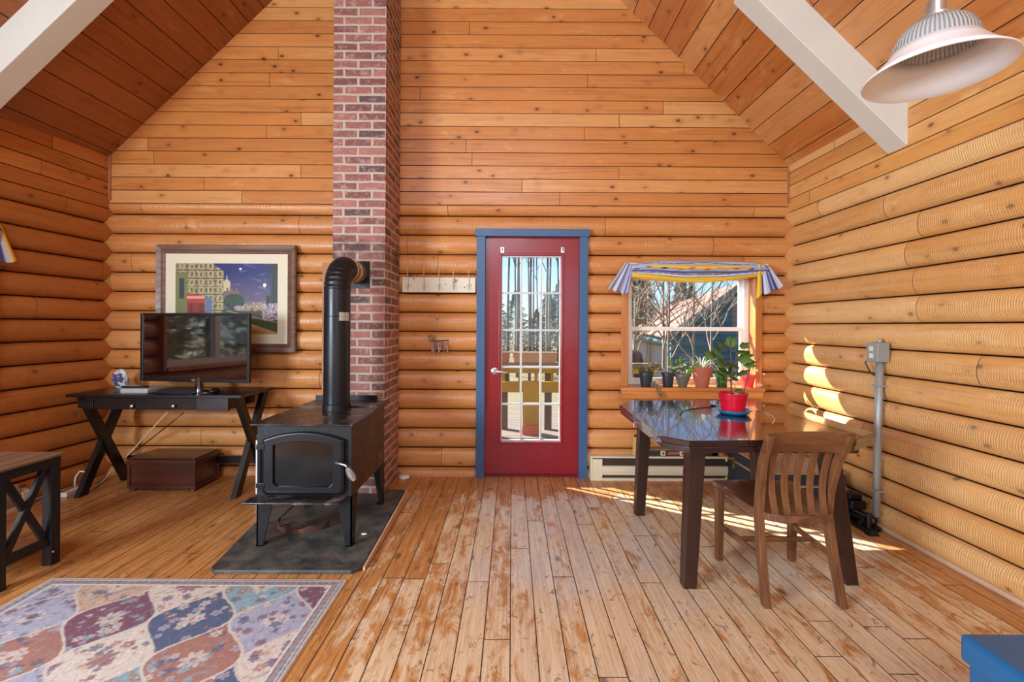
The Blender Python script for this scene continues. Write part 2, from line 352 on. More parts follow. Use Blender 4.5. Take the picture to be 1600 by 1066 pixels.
M['frame'] = wood('carved_grey_brown_frame', C(136, 106, 88), C(102, 74, 60), 0.4, axis=0, scale=30, dark=C(84, 60, 48), bump=0.3)
M['mat_board'] = plain('cream_mat', C(228, 220, 194), 0.8, var=0.03)
def distressed():
    k = NT('chipped_white_board'); co = k.objc(); a = k.noise(co, 26, 5, 0.7)
    k.base(k.mix(k.ss(a, 0.62, 0.70), C(222, 214, 196), C(124, 92, 66))); k.rough(0.6); return k.m
M['distressed'] = distressed()
def blue_paint():
    k = NT('worn_blue_paint'); co = k.objc(); a = k.noise(co, 9, 5, 0.7, 0.6)
    c = k.mix(k.noise(co, 3, 2), C(22, 84, 132), C(32, 98, 150)); c = k.mix(k.ss(a, 0.66, 0.74, 0, 0.7), c, C(86, 142, 196))
    k.base(c); k.rough(0.3); return k.m
M['blue_bench'] = blue_paint()
M['shade_white'] = plain('white_enamel_shade', C(232, 230, 232), 0.25, var=0.02)
def ribbed():
    k = NT('ribbed_prismatic_glass'); s = k.sep(k.objc())
    ang = k.math('ARCTAN2', s[1], s[0]); w = k.math('SINE', k.math('MULTIPLY', ang, 60.0))
    k.base(k.mix(k.ss(w, -0.6, 0.6), C(170, 176, 180), C(226, 228, 230))); k.rough(0.12)
    k.b.inputs['Transmission Weight'].default_value = 0.35; k.bump(w, 0.6, 0.003); return k.m
M['ribbed'] = ribbed()
M['glass'] = glass('window_glass')
M['painting'] = vcol('painted_canvas', 0.5, 0.1, gmix=0.0)
M['rug'] = vcol('printed_rug_pile', 0.95, 0.25, nscale=260, gmix=0.3)
M['cloth'] = vcol('striped_valance_cloth', 0.85, 0.0)
M['yellow_paint'] = plain('yellow_deck_paint', CO(206, 184, 44), 0.5, var=0.15, scale=5)
M['deck'] = wood('weathered_deck', CO(178, 166, 150), CO(146, 134, 120), 0.8, axis=0, scale=14)
M['deck_grey'] = plain('grey_deck_post', CO(120, 112, 100), 0.8)
M['planter'] = plain('tan_planter', CO(212, 196, 168), 0.6, var=0.08)
M['planter2'] = plain('pinkish_planter', CO(198, 156, 132), 0.6, var=0.08)
M['ground'] = plain('dry_grass_ground', CO(158, 148, 112), 0.95, var=0.35, scale=3)
M['bark'] = plain('pale_bark', CO(172, 160, 142), 0.85, var=0.25, scale=14)
M['bark_grey'] = plain('grey_bark', CO(130, 122, 114), 0.9, var=0.3, scale=10)
M['conifer'] = plain('dark_green_needles', CO(100, 104, 66), 0.8, var=0.45, scale=4)
M['conifer2'] = plain('olive_green_needles', CO(140, 134, 92), 0.8, var=0.4, scale=4)
def siding():
    k = NT('teal_lap_siding'); s = k.sep(k.objc()); sm = seam(k, s[2], 0.24, 0.0, 0.03)
    k.base(k.mix(sm, CO(58, 140, 156), CO(34, 96, 110))); k.rough(0.7); return k.m
M['teal'] = siding()
M['teal_trim'] = plain('pale_teal_trim', CO(150, 186, 184), 0.6, var=0.05)
def shingle():
    k = NT('pink_shingles'); s = k.sep(k.uv()); n = k.noise(k.comb(s[0], s[1], 0), 6, 4)
    k.base(k.mix(seam(k, s[1], 0.22, 0.0, 0.03), k.mix(n, CO(196, 142, 128), CO(224, 176, 160)), CO(140, 96, 88))); k.rough(0.9); return k.m
M['shingle'] = shingle()
M['white_shed'] = plain('white_painted_wood', CO(232, 232, 230), 0.6, var=0.05)
M['grill_cover'] = plain('dark_grey_cover', CO(70, 74, 78), 0.8, var=0.2)
M['rear_paint'] = plain('cream_wall_paint', C(226, 216, 200), 0.8, var=0.03)

class MB:
    def __init__(s): s.b = bmesh.new(); s.mi = 0
    def frame(s, x0, x1, z0, z1, l, r, b, t, y0, y1):
        s.box((x0, y0, z0), (x0+l, y1, z1)); s.box((x1-r, y0, z0), (x1, y1, z1))
        s.box((x0+l, y0, z0), (x1-r, y1, z0+b)); s.box((x0+l, y0, z1-t), (x1-r, y1, z1)); return s
    def face(s, pts):
        f = s.b.faces.new([s.b.verts.new(p) for p in pts]); f.material_index = s.mi; return s
    def hexa(s, p):       # 8 corners: bottom 4 (ccw) + top 4
        v = [s.b.verts.new(q) for q in p]
        for i in ((3, 2, 1, 0), (4, 5, 6, 7), (0, 1, 5, 4), (1, 2, 6, 5), (2, 3, 7, 6), (3, 0, 4, 7)):
            f = s.b.faces.new([v[j] for j in i]); f.material_index = s.mi
        return s
    def box(s, a, b):
        x0, x1 = sorted((a[0], b[0])); y0, y1 = sorted((a[1], b[1])); z0, z1 = sorted((a[2], b[2]))
        return s.hexa([(x0, y0, z0), (x1, y0, z0), (x1, y1, z0), (x0, y1, z0), (x0, y0, z1), (x1, y0, z1), (x1, y1, z1), (x0, y1, z1)])
    def bar(s, p, q, w, t, up=(0, 0, 1)):
        p, q = Vector(p), Vector(q); d = (q-p).normalized(); u = Vector(up); sd = d.cross(u)
        if sd.length < 1e-4: sd = d.cross(Vector((0, 1, 0)))
        sd.normalize(); u = sd.cross(d).normalized(); c = []
        for e in (p, q):
            for a, b in ((-1, -1), (1, -1), (1, 1), (-1, 1)): c.append(e+sd*(a*w/2)+u*(b*t/2))
        return s.hexa(c)
    def prism(s, poly, z0, z1):   # poly list of (x,y) ccw
        b = [s.b.verts.new((x, y, z0)) for x, y in poly]; t = [s.b.verts.new((x, y, z1)) for x, y in poly]
        n = len(poly)
        for f in [list(reversed(b)), t]+[[b[i], b[(i+1) % n], t[(i+1) % n], t[i]] for i in range(n)]:
            ff = s.b.faces.new(f); ff.material_index = s.mi
        return s
    def loft(s, rings, close=True, caps=True):
        R = [[s.b.verts.new(p) for p in r] for r in rings]; n = len(R[0])
        for a, b in zip(R, R[1:]):
            for i in range(n if close else n-1):
                f = s.b.faces.new((a[i], a[(i+1) % n], b[(i+1) % n], b[i])); f.material_index = s.mi
        if caps and close:
            s.b.faces.new(list(reversed(R[0]))).material_index = s.mi; s.b.faces.new(R[-1]).material_index = s.mi
        return s
    def tube(s, pts, r, seg=8, r1=None, rs=None, caps=True):
        pts = [Vector(p) for p in pts]; n = len(pts); rings = []; up = None
        for i, p in enumerate(pts):
            d = (pts[min(i+1, n-1)]-pts[max(i-1, 0)]).normalized()
            if up is None: up = Vector((0, 0, 1)) if abs(d.z) < 0.9 else Vector((1, 0, 0))
            a = d.cross(up).normalized(); b = a.cross(d).normalized(); up = b
            rr = rs[i] if rs else (r if r1 is None else r+(r1-r)*i/(n-1))
            rings.append([p+(a*math.cos(2*PI*j/seg)+b*math.sin(2*PI*j/seg))*rr for j in range(seg)])
        return s.loft(rings, True, caps)
    def lathe(s, prof, c=(0, 0, 0), seg=28, caps=True):    # prof [(r,z)]
        return s.loft([[(c[0]+r*math.cos(2*PI*j/seg), c[1]+r*math.sin(2*PI*j/seg), c[2]+z) for j in range(seg)] for r, z in prof], True, caps)
    def ball(s, c, r, sx=1, sy=1, sz=1, seg=12, jit=0.0):
        m = Matrix.Translation(c) @ Matrix.Diagonal((r*sx, r*sy, r*sz, 1))
        g = bmesh.ops.create_uvsphere(s.b, u_segments=seg, v_segments=max(6, seg*2//3), radius=1, matrix=m)
        if jit:
            for v in g['verts']: v.co += Vector([random.uniform(-jit, jit) for _ in range(3)])
        return s
    def leaf(s, c, d, n, L, Wd, round_=False):
        d = Vector(d).normalized(); n = Vector(n); sd = d.cross(n)
        if sd.length < 1e-3: sd = Vector((1, 0, 0))
        sd.normalize(); n = sd.cross(d); c = Vector(c)
        if round_:
            pts = [c+(d*(0.5-0.5*math.cos(t))*L+sd*math.sin(t)*Wd*0.5)*(1+0.16*math.cos(t*5)) for t in [2*PI*i/14 for i in range(14)]]
            cv = s.b.verts.new(c+d*L*0.45-n*L*0.12); vs = [s.b.verts.new(p) for p in pts]
            for i in range(14): s.b.faces.new((cv, vs[i], vs[(i+1) % 14])).material_index = s.mi
        else:
            prof = ((0, .05), (.25, .8), (.55, 1), (.8, .6), (1, .03)); A = []; B = []; Mi = []
            for t, w in prof:
                p = c+d*L*t-n*(L*0.25*t*t); Mi.append(s.b.verts.new(p-n*Wd*0.12*w)); A.append(s.b.verts.new(p+sd*w*Wd/2)); B.append(s.b.verts.new(p-sd*w*Wd/2))
            for i in range(4):
                s.b.faces.new((A[i], A[i+1], Mi[i+1], Mi[i])).material_index = s.mi; s.b.faces.new((Mi[i], Mi[i+1], B[i+1], B[i])).material_index = s.mi
        return s

WM = {}
def thing(name, label, cat, loc=(0, 0, 0), rz=0.0, group=None):
    o = bpy.data.objects.new(name, None); COL.objects.link(o); o.empty_display_size = 0.05
    o.location = loc; o.rotation_euler = (0, 0, rz); WM[o.name] = Matrix.Translation(loc) @ Matrix.Rotation(rz, 4, 'Z')
    o['label'] = label; o['category'] = cat
    if group: o['group'] = group
    return o
def obj(name, mb, mat, parent=None, smooth=False, bevel=0.0, local=False, uv=None, mats=None, solid=0.0, subsurf=0, autos=False, keepn=False):
    me = bpy.data.meshes.new(name); b = mb.b
    if not keepn: bmesh.ops.recalc_face_normals(b, faces=b.faces)
    b.to_mesh(me); b.free()
    for m_ in (mats or [mat]): me.materials.append(m_)
    o = bpy.data.objects.new(name, me); COL.objects.link(o)
    pm = WM[parent.name] if parent is not None else Matrix()
    if parent is not None: o.parent = parent
    if not local:
        if parent is None or parent.type != 'EMPTY' or True:
            # origin at the centre of the mesh
            co = np.empty(len(me.vertices)*3); me.vertices.foreach_get('co', co); co = co.reshape(-1, 3)
            c = Vector((co.min(0)+co.max(0))/2)
            me.transform((Matrix.Translation(c) @ Matrix.Identity(4)).inverted() if pm.is_identity else (pm.inverted().to_3x3().to_4x4() @ Matrix.Translation(-c)))
            lc = pm.inverted() @ c; o.location = lc
            WM[o.name] = pm @ Matrix.Translation(lc)
    else: WM[o.name] = pm.copy()
    if smooth: me.shade_smooth()
    if autos:
        me.shade_smooth(); me.set_sharp_from_angle(angle=math.radians(35))
    if bevel:
        m_ = o.modifiers.new('bevel', 'BEVEL'); m_.width = bevel; m_.segments = 2; m_.limit_method = 'ANGLE'; m_.angle_limit = math.radians(40)
    if solid:
        m_ = o.modifiers.new('solid', 'SOLIDIFY'); m_.thickness = solid; m_.offset = 0
    if subsurf:
        m_ = o.modifiers.new('sub', 'SUBSURF'); m_.levels = subsurf; m_.render_levels = subsurf
    if uv: setuv(o, uv)
    return o
def setuv(o, fn):
    me = o.data; l = me.uv_layers.new(name='UVMap'); off = WM[o.name].translation
    for lp in me.loops: l.data[lp.index].uv = fn(me.vertices[lp.vertex_index].co+off)
def tag(o, label, cat, group=None, kind=None):
    o['label'] = label; o['category'] = cat
    if group: o['group'] = group
    if kind: o['kind'] = kind
    return o
def struct(o, label=None):
    o['kind'] = 'structure'
    if label: o['label'] = label
    return o
def dup(root, loc, rz=None, label=None, sc=None):
    r = root.copy(); COL.objects.link(r); r.location = loc
    if rz is not None: r.rotation_euler = (0, 0, rz)
    if sc: r.scale = (sc, sc, sc)
    if label: r['label'] = label
    for ch in list(root.children):
        c = ch.copy(); COL.objects.link(c); c.parent = r
        for g in ch.children:
            d = g.copy(); COL.objects.link(d); d.parent = c
    return r
def cgrid(name, P, K, mat, parent=None, solid=0.0, smooth=True):
    """P (n,m,3) world points, K (n,m,3) colours 0..1 linear"""
    n, m = P.shape[:2]; me = bpy.data.meshes.new(name)
    idx = np.arange(n*m).reshape(n, m)
    f = np.stack([idx[:-1, :-1], idx[1:, :-1], idx[1:, 1:], idx[:-1, 1:]], -1).reshape(-1, 4)
    c = (P.reshape(-1, 3).min(0)+P.reshape(-1, 3).max(0))/2
    me.from_pydata((P.reshape(-1, 3)-c).tolist(), [], f.tolist()); me.materials.append(mat)
    a = me.color_attributes.new('Col', 'FLOAT_COLOR', 'POINT')
    k = np.ones((n*m, 4), dtype=np.float32); k[:, :3] = K.reshape(-1, 3); a.data.foreach_set('color', k.ravel())
    o = bpy.data.objects.new(name, me); COL.objects.link(o); pm = Matrix()
    if parent is not None: o.parent = parent; pm = WM[parent.name]
    o.location = pm.inverted() @ Vector(c); o.rotation_euler = pm.inverted().to_euler(); WM[o.name] = Matrix.Translation(Vector(c))
    if smooth: me.shade_smooth()
    if solid:
        md = o.modifiers.new('solid', 'SOLIDIFY'); md.thickness = solid; md.offset = 0
    return o
def text(name, body, size, loc, rot, mat, parent, ext=0.0006):
    cu = bpy.data.curves.new(name, 'FONT'); cu.body = body; cu.size = size; cu.align_x = 'CENTER'; cu.align_y = 'CENTER'; cu.extrude = ext
    cu.materials.append(mat); o = bpy.data.objects.new(name, cu); COL.objects.link(o); o.parent = parent
    mw = Matrix.Translation(loc) @ Euler(rot).to_matrix().to_4x4(); o.matrix_local = WM[parent.name].inverted() @ mw; return o

# ================================================================== SETTING
YB = 3.91                                  # groove plane of the back wall
TR = 0.966                                 # tangent of the roof pitch
RX, RZ = -0.565, 5.466                     # ridge
def ceil_z(x): return RZ-TR*abs(x-RX)
def xr(y): return 2.39+0.013*(YB-y)
def xl(y): return -3.467-0.05*(YB-y)
YREAR = -3.2

def log_profile(g0, gtop, topend, bp, first=0.0):
    """(height, bulge) pairs: logs up to the groove gtop, part of a log up to topend, then boards"""
    B = 0.055; out = []; h = g0-LP; n = 12
    while h < gtop-0.01:
        for i in range(n):
            t = i/n; z = h+t*LP; q = 2*t-1; b = B*math.sqrt(max(0, 1-q*q))**0.9
            out.append((z, b))
        h += LP
    for i in range(8):
        t = i/8*0.52; q = 2*t-1; out.append((gtop+(topend-gtop)*i/8, B*math.sqrt(max(0, 1-q*q))**0.9))
    z = topend; bb = B*0.86
    out.append((topend-0.0015, bb*0.98))
    while z < 6.2:
        out += [(z+0.0015, bb-0.010), (z+0.0045, bb), (z+bp/2, bb+0.001), (z+bp-0.002, bb)]; z += bp
    return out
def wall_mesh(name, prof, place, us, holes, mats, split, skip=None):
    """grid wall, place(u,h,b)->point; holes list of (u0,u1,h0,h1)"""
    hs = sorted(set([round(h, 5) for h, b in prof] + [round(v, 5) for hl in holes for v in hl[2:]]))
    d = sorted(prof); H = [p[0] for p in d]; Bq = [p[1] for p in d]
    hs = [h for h in hs if H[0] <= h <= H[-1]]
    uu = sorted(set(us+[v for hl in holes for v in hl[:2]]))
    bm = bmesh.new(); uvl = bm.loops.layers.uv.new('UVMap')
    V = [[bm.verts.new(place(u, h, float(np.interp(h, H, Bq)))) for h in hs] for u in uu]
    for i in range(len(uu)-1):
        um = (uu[i]+uu[i+1])/2
        for j in range(len(hs)-1):
            hm = (hs[j]+hs[j+1])/2
            if any(a < um < b and c < hm < e for a, b, c, e in holes): continue
            if skip and skip(um, hm): continue
            f = bm.faces.new((V[i][j], V[i+1][j], V[i+1][j+1], V[i][j+1])); f.smooth = True; f.material_index = 0 if hm < split else 1
            for lp, (a, b) in zip(f.loops, ((uu[i], hs[j]), (uu[i+1], hs[j]), (uu[i+1], hs[j+1]), (uu[i], hs[j+1]))): lp[uvl].uv = (a, b)
    for v in [v for v in bm.verts if not v.link_faces]: bm.verts.remove(v)
    me = bpy.data.meshes.new(name); bm.to_mesh(me); bm.free()
    me.set_sharp_from_angle(angle=math.radians(50))
    for m_ in mats: me.materials.append(m_)
    o = bpy.data.objects.new(name, me); COL.objects.link(o); WM[o.name] = Matrix(); return struct(o)

DX0, DX1, DH = at(750.5, 500, 3.86).x, at(912, 500, 3.86).x, at(830, 364, 3.86).z
WX0, WX1 = at(979, 500, 3.86).x, at(1183, 500, 3.86).x
WH0, WH1 = at(1080, 608, 3.86).z, at(1080, 420, 3.86).z
wall_mesh('wall_back', log_profile(LO, 2.22, 2.306, BP), lambda u, h, b: (u, YB-b, h), [-3.8, -2, 2.9], [(DX0, DX1, -1, DH), (WX0, WX1, WH0, WH1)], [M['log_back'], M['board_back']], 2.306,
          skip=lambda u, h: False)
rp = log_profile(LO+LP/2, LO+LP/2+LP*13, 2.41-0.02, BP)
RG = LO+LP/2
wall_mesh('wall_right', log_profile(RG, RG+LP*12, RTE, BP), lambda u, h, b: (xr(u)-b, u, h), [YREAR, 0, 2, 4.1], [], [M['log_right'], M['board_side_r']], RTE)
LWY0, LWY1, LWZ0, LWZ1 = 1.62, 2.98, 0.86, 1.86
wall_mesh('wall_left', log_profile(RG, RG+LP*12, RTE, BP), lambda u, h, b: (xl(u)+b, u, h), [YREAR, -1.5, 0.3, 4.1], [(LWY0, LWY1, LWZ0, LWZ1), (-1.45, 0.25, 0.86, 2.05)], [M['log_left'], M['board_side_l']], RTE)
# unseen rear wall, cream for neutral bounce, openings added for the fill lights
mb = MB()
for x0, x1, z0, z1 in ((-4.2, -0.35, 0, 2.72), (2.15, 3.0, 0, 2.72), (-0.35, 2.15, 0, 0.78), (-0.35, 2.15, 2.72, 2.73), (-4.2, -1.55, 2.72, 5.9), (0.4, 3, 2.72, 5.9), (-1.55, 0.4, 2.72, 3.3), (-1.55, 0.4, 4.5, 5.9)):
    mb.box((x0, YREAR-0.1, z0), (x1, YREAR, z1))
struct(obj('wall_rear', mb, M['rear_paint']))

def ceiling(side):
    mb = bmesh.new(); uvl = mb.loops.layers.uv.new('UVMap')
    c = math.cos(math.atan(TR)); s = math.sin(math.atan(TR)); L = 4.9; p = 0.178
    prof = []; d = 0.0
    off = {1: 0.06, -1: 0.02}[side]
    d = -p+off
    while d < L:
        prof += [(d+0.0012, -0.010), (d+0.004, 0.0), (d+p-0.002, 0.0)]; d += p
    prof = [q for q in prof if q[0] >= 0]
    prof = [(0, 0)]+prof
    V = []
    for dd, b in prof:
        x = RX+side*(dd*c); z = RZ-dd*s
        x2 = x+side*(-b)*s*(1); z2 = z-b*c*(1)
        V.append([mb.verts.new((x2, y, z2)) for y in (YREAR-0.05, 1.5, YB+0.05)])
    ys = (YREAR-0.05, 1.5, YB+0.05)
    for i in range(len(V)-1):
        for j in range(2):
            f = mb.faces.new((V[i][j], V[i+1][j], V[i+1][j+1], V[i][j+1]))
            for lp, (dd, y) in zip(f.loops, ((prof[i][0], ys[j]), (prof[i+1][0], ys[j]), (prof[i+1][0], ys[j+1]), (prof[i][0], ys[j+1]))): lp[uvl].uv = (y, dd-off)
    nm = 'ceiling' if side == 1 else 'ceiling.001'
    me = bpy.data.meshes.new(nm); mb.to_mesh(me); mb.free(); me.materials.append(M['ceil_r'] if side == 1 else M['ceil_l'])
    o = bpy.data.objects.new(nm, me); COL.objects.link(o); return struct(o, 'sloping pine board ceiling, '+('right' if side == 1 else 'left')+' slope')
ceiling(1); ceiling(-1)
mb = MB(); mb.box((-4.3, YREAR-0.1, -0.06), (3.0, YB+0.02, 0)); struct(obj('floor', mb, M['floor'], uv=lambda p: (p.y, p.x)))

# rafters, painted white
for side, x_end, x_in in ((1, 2.36, 1.385), (-1, -3.49, -2.49)):
    mb = MB(); ring = []
    for x in (x_end+side*0.02, x_in):
        zc = ceil_z(x)+0.01; ring.append((x, zc, zc-0.275))
    y0, y1 = 2.72, 2.866
    (xa, za, zb), (xc, zd, ze) = ring
    mb.hexa([(xa, y0, zb), (xa, y1, zb), (xc, y1, ze), (xc, y0, ze), (xa, y0, za), (xa, y1, za), (xc, y1, zd), (xc, y0, zd)])
    n = 'trim_1' if side == 1 else 'trim_2'
    struct(obj(n, mb, M['white_paint'], bevel=0.004), 'white painted rafter under the '+('right' if side == 1 else 'left')+' ceiling slope')
# thin upright fillets in the corners above the logs
struct(obj('trim_3', MB().box((xl(YB)+0.045, YB-0.062, 2.33), (xl(YB)+0.062, YB-0.042, ceil_z(-3.4)-0.02)), M['board']), 'pale sliver of wood in the left corner above the logs')
struct(obj('trim_4', MB().box((xr(YB)-0.060, YB-0.060, 2.33), (xr(YB)-0.050, YB-0.042, ceil_z(2.34)-0.04)), M['board']), 'pale sliver of wood in the right corner above the logs')
# quarter round at the foot of the right wall
mb = MB(); mb.tube([(xr(y)-0.050, y, 0.012) for y in (-3.1, 0, 1.5, 2.78, 3.8)], 0.016, 8); struct(obj('baseboard_right', mb, plain('pale_tan_strip', C(204, 170, 140), 0.5), smooth=True), 'thin rounded strip at the foot of the right log wall')

# ---------------------------------------------------------------- door
def P3(px, py, Y): return at(px, py, Y)
Yd = 3.875
dl, dr = at(758, 560, Yd).x, at(905.5, 560, Yd).x; dt, db = at(830, 371, Yd).z, 0.022
gl, gr = at(783, 560, Yd).x, at(876, 560, Yd).x; gt, gb = at(830, 400, Yd).z, at(830, 690, Yd).z
mb = MB()
mb.frame(dl, dr, db, dt, gl-dl, dr-gr, gb-db, dt-gt, Yd, Yd+0.045)
door = struct(obj('door_1', mb, M['red_door'], bevel=0.0), 'red front door with a tall divided glass panel')
w = 0.022; mb = MB()
mb.frame(gl-w, gr+w, gb-w, gt+w, w, w, w, w, Yd-0.012, Yd+0.004)
obj('glazing_bead', mb, M['red_door'], door, bevel=0.004)
obj('door_glass', MB().box((gl, Yd+0.020, gb), (gr, Yd+0.024, gt)), M['glass'], door)
mb = MB(); mw = 0.0085
for i in (1, 2):
    x = gl+(gr-gl)*i/3; mb.box((x-mw, Yd+0.010, gb), (x+mw, Yd+0.034, gt))
for j in range(1, 5):
    z = gb+(gt-gb)*j/5; mb.box((gl, Yd+0.012, z-mw), (gr, Yd+0.032, z+mw))
for x in (gl, gr): mb.box((x-0.004, Yd+0.008, gb), (x+0.008 if x == gl else x-0.010, Yd+0.03, gt))
mb.box((gl, Yd+0.006, gb-0.002), (gr, Yd+0.03, gb+0.012)); mb.box((gl, Yd+0.006, gt-0.010), (gr, Yd+0.03, gt+0.002))
obj('muntin_lattice', mb, M['muntin'], door)
hp = at(773, 580, Yd); mb = MB()
m1 = [(0.030, 0.0), (0.030, 0.006), (0.014, 0.012), (0.012, 0.045)]
mb.loft([[(hp.x+r*math.cos(2*PI*j/20), Yd-z, hp.z+r*math.sin(2*PI*j/20)) for j in range(20)] for r, z in m1])
mb.tube([(hp.x, Yd-0.042, hp.z), (hp.x+0.03, Yd-0.048, hp.z), (hp.x+0.07, Yd-0.046, hp.z-0.005), (hp.x+0.105, Yd-0.042, hp.z-0.010)], 0.010, 10, r1=0.007)
obj('door_handle', mb, M['chrome'], door, autos=True)['label'] = 'silver lever handle'
for zz in (1.86, 1.05, 0.25):
    o = obj('hinge', MB().tube([(dr+0.006, Yd-0.004, zz-0.045), (dr+0.006, Yd-0.004, zz+0.045)], 0.0065, 8), M['chrome'], door, autos=True)
for px in (785, 879):
    q = at(px, 391, Yd); mb = MB(); mb.box((q.x-0.014, Yd-0.006, q.z-0.024), (q.x+0.014, Yd, q.z+0.024)); mb.tube([(q.x, Yd, q.z), (q.x, Yd-0.035, q.z), (q.x, Yd-0.04, q.z+0.014)], 0.006, 8)
    obj('curtain_bracket', mb, M['chrome'], door, autos=True)['label'] = 'small silver curtain rod bracket'
# jamb, threshold and casing
mb = MB()
mb.box((DX0-0.01, 3.86, 0), (dl-0.004, 4.04, dt+0.004)); mb.box((dr+0.004, 3.86, 0), (DX1+0.01, 4.04, dt+0.004)); mb.box((DX0, 3.86, dt+0.004), (DX1, 4.04, dt+0.04))
struct(obj('trim_5', mb, M['blue_trim']), 'blue painted door jamb')
struct(obj('trim_6', MB().box((dl-0.004, 3.86, 0), (dr+0.004, 4.14, 0.020)), plain('dark_red_threshold', C(104, 18, 24), 0.4)), 'dark red door threshold')
Yc = 3.83; cl0, cl1 = at(744, 560, Yc).x, at(757.5, 560, Yc).x; cr0, cr1 = at(905.5, 560, Yc).x, at(918.5, 560, Yc).x; ct0, ct1 = at(830, 369.5, Yc).z, at(830, 358, Yc).z
mb = MB(); mb.box((cl0, Yc, 0), (cl1, 3.88, ct0)); mb.box((cr0, Yc, 0), (cr1, 3.88, ct0)); mb.box((cl0-0.012, Yc-0.006, ct0), (cr1+0.012, 3.88, ct1))
struct(obj('trim_7', mb, M['blue_trim'], bevel=0.003), 'slate blue casing around the red door')

# ---------------------------------------------------------------- window in the back wall
Yw = 3.985
wl, wr_ = at(981, 500, Yw).x, at(1171, 500, Yw).x; wt, wbt = at(1075, 428, Yw).z, at(1075, 601, Yw).z
mb = MB(); t = 0.032
mb.frame(wl, wr_, wbt, wt, 0.03, 0.055, 0.035, 0.03, Yw-0.01, Yw+0.08)
win = struct(obj('window_1', mb, M['white_vinyl'], bevel=0.003), 'double hung white window in the back wall')
mz = at(1075, 515, Yw).z; gx0, gx1 = wl+0.03, wr_-0.055
for nm, y, z0, z1 in (('upper_sash', Yw+0.035, mz-0.01, wt-0.02), ('lower_sash', Yw+0.002, wbt+0.025, mz+0.022)):
    mb = MB(); t = 0.020
    mb.frame(gx0, gx1, z0, z1, t*0.6, t, 0.03, 0.034, y, y+0.028)
    sh = obj(nm, mb, M['white_vinyl'], win, bevel=0.002)
    obj('window_glass', MB().box((gx0+t*0.6, y+0.012, z0+0.03), (gx1-t, y+0.016, z1-0.034)), M['glass'], sh)
# jamb lining, casing, sill
mb = MB(); jl, jr = at(980.5, 500, 3.86).x, at(1180.5, 500, 3.86).x
mb.box((jr, 3.84, WH0-0.02), (jr+0.018, 4.10, WH1+0.02)); mb.box((jl-0.018, 3.84, WH0-0.02), (jl, 4.10, WH1+0.02)); mb.box((jl, 3.84, wt), (jr, 4.1, wt+0.02)); mb.box((jl, 3.87, wbt-0.022), (jr, 4.09, wbt))
obj('window_jamb', mb, M['pine_trim_v'], win)
mb = MB(); Yk = 3.832
ka, kb, kc, kd = at(971.5, 500, Yk).x, at(981, 500, Yk).x, at(1180.5, 500, Yk).x, at(1191, 500, Yk).x; kt = at(1075, 413, Yk).z; kbz = at(1075, 607, Yk).z
mb.box((ka, Yk, kbz), (kb, 3.88, kt)); mb.box((kc, Yk, kbz), (kd, 3.88, kt)); mb.box((kb, Yk, at(1075, 424, Yk).z), (kc, 3.88, kt))
obj('window_casing', mb, M['pine_trim_v'], win, bevel=0.003)
Ys = 3.73; s0, s1 = at(971, 606, Ys), at(1196, 606, Ys); SZ = at(1083, 606.5, Ys).z; SB = at(1083, 624, Ys).z
mb = MB(); mb.box((s0.x, Ys, SZ-0.028), (s1.x, 3.99, SZ)); mb.box((s0.x+0.006, Ys+0.012, SB), (s1.x-0.01, Ys+0.032, SZ-0.028))
sill = obj('window_sill', mb, M['pine_trim'], win, bevel=0.003)
# left wall window (its far end is just outside the frame; it shows in the screen)
mb = MB(); xw = lambda y: xl(y)-0.04
for (ya, yb, za, zb) in ((LWY0, LWY0+0.06, LWZ0, LWZ1), (LWY1-0.06, LWY1, LWZ0, LWZ1), (LWY0+0.06, LWY1-0.06, LWZ0, LWZ0+0.06), (LWY0+0.06, LWY1-0.06, LWZ1-0.06, LWZ1), ((LWY0+LWY1)/2-0.03, (LWY0+LWY1)/2+0.03, LWZ0+0.06, LWZ1-0.06)):
    mb.box((-3.62, ya, za), (-3.55, yb, zb))
w2 = struct(obj('window_2', mb, M['white_vinyl']), 'white window in the left log wall')
obj('window_glass', MB().box((-3.592, LWY0+0.05, LWZ0+0.05), (-3.588, LWY1-0.05, LWZ1-0.05)), M['glass'], w2)
mb = MB()
mb.box((-3.60, LWY0-0.03, LWZ0-0.03), (-3.42, LWY0, LWZ1+0.03)); mb.box((-3.60, LWY1, LWZ0-0.03), (-3.42, LWY1+0.03, LWZ1+0.03)); mb.box((-3.6, LWY0, LWZ1), (-3.42, LWY1, LWZ1+0.03)); mb.box((-3.6, LWY0, LWZ0-0.03), (-3.40, LWY1, LWZ0))
obj('window_jamb', mb, M['pine_trim_v'], w2)
# ================================================================== OUTDOORS
GZ = -0.55
gm = MB(); gm.box((-45, 4.2, GZ-0.1), (45, 75, GZ)); gm.box((-45, -45, GZ-0.1), (-3.9, 4.2, GZ)); tag(obj('ground', gm, M['ground']), 'dry grass and dirt ground outside beyond the deck', 'ground', kind='structure')
mb = MB()
for i in range(20): mb.box((-2.6, 4.06+i*0.145, -0.05), (2.6, 4.06+i*0.145+0.137, -0.012))
tag(obj('deck', mb, M['deck']), 'weathered grey wooden deck outside the red door', 'deck')
t = thing('deck_railing', 'yellow painted wooden deck railing outside the red door', 'railing', (0.1, 5.62, -0.012))
Yr = 5.62
z = lambda py, Y=Yr: at(830, py, Y).z
obj('top_rail', MB().box((-1.6, Yr-0.09, z(573)), (1.8, Yr+0.09, z(567))), M['deck'], t)
obj('upper_board', MB().box((-1.6, Yr-0.03, z(583)), (1.8, Yr+0.03, z(574))), M['yellow_paint'], t)
obj('lower_board', MB().box((-1.6, Yr-0.03, z(613)), (1.8, Yr+0.03, z(596.5))), M['yellow_paint'], t)
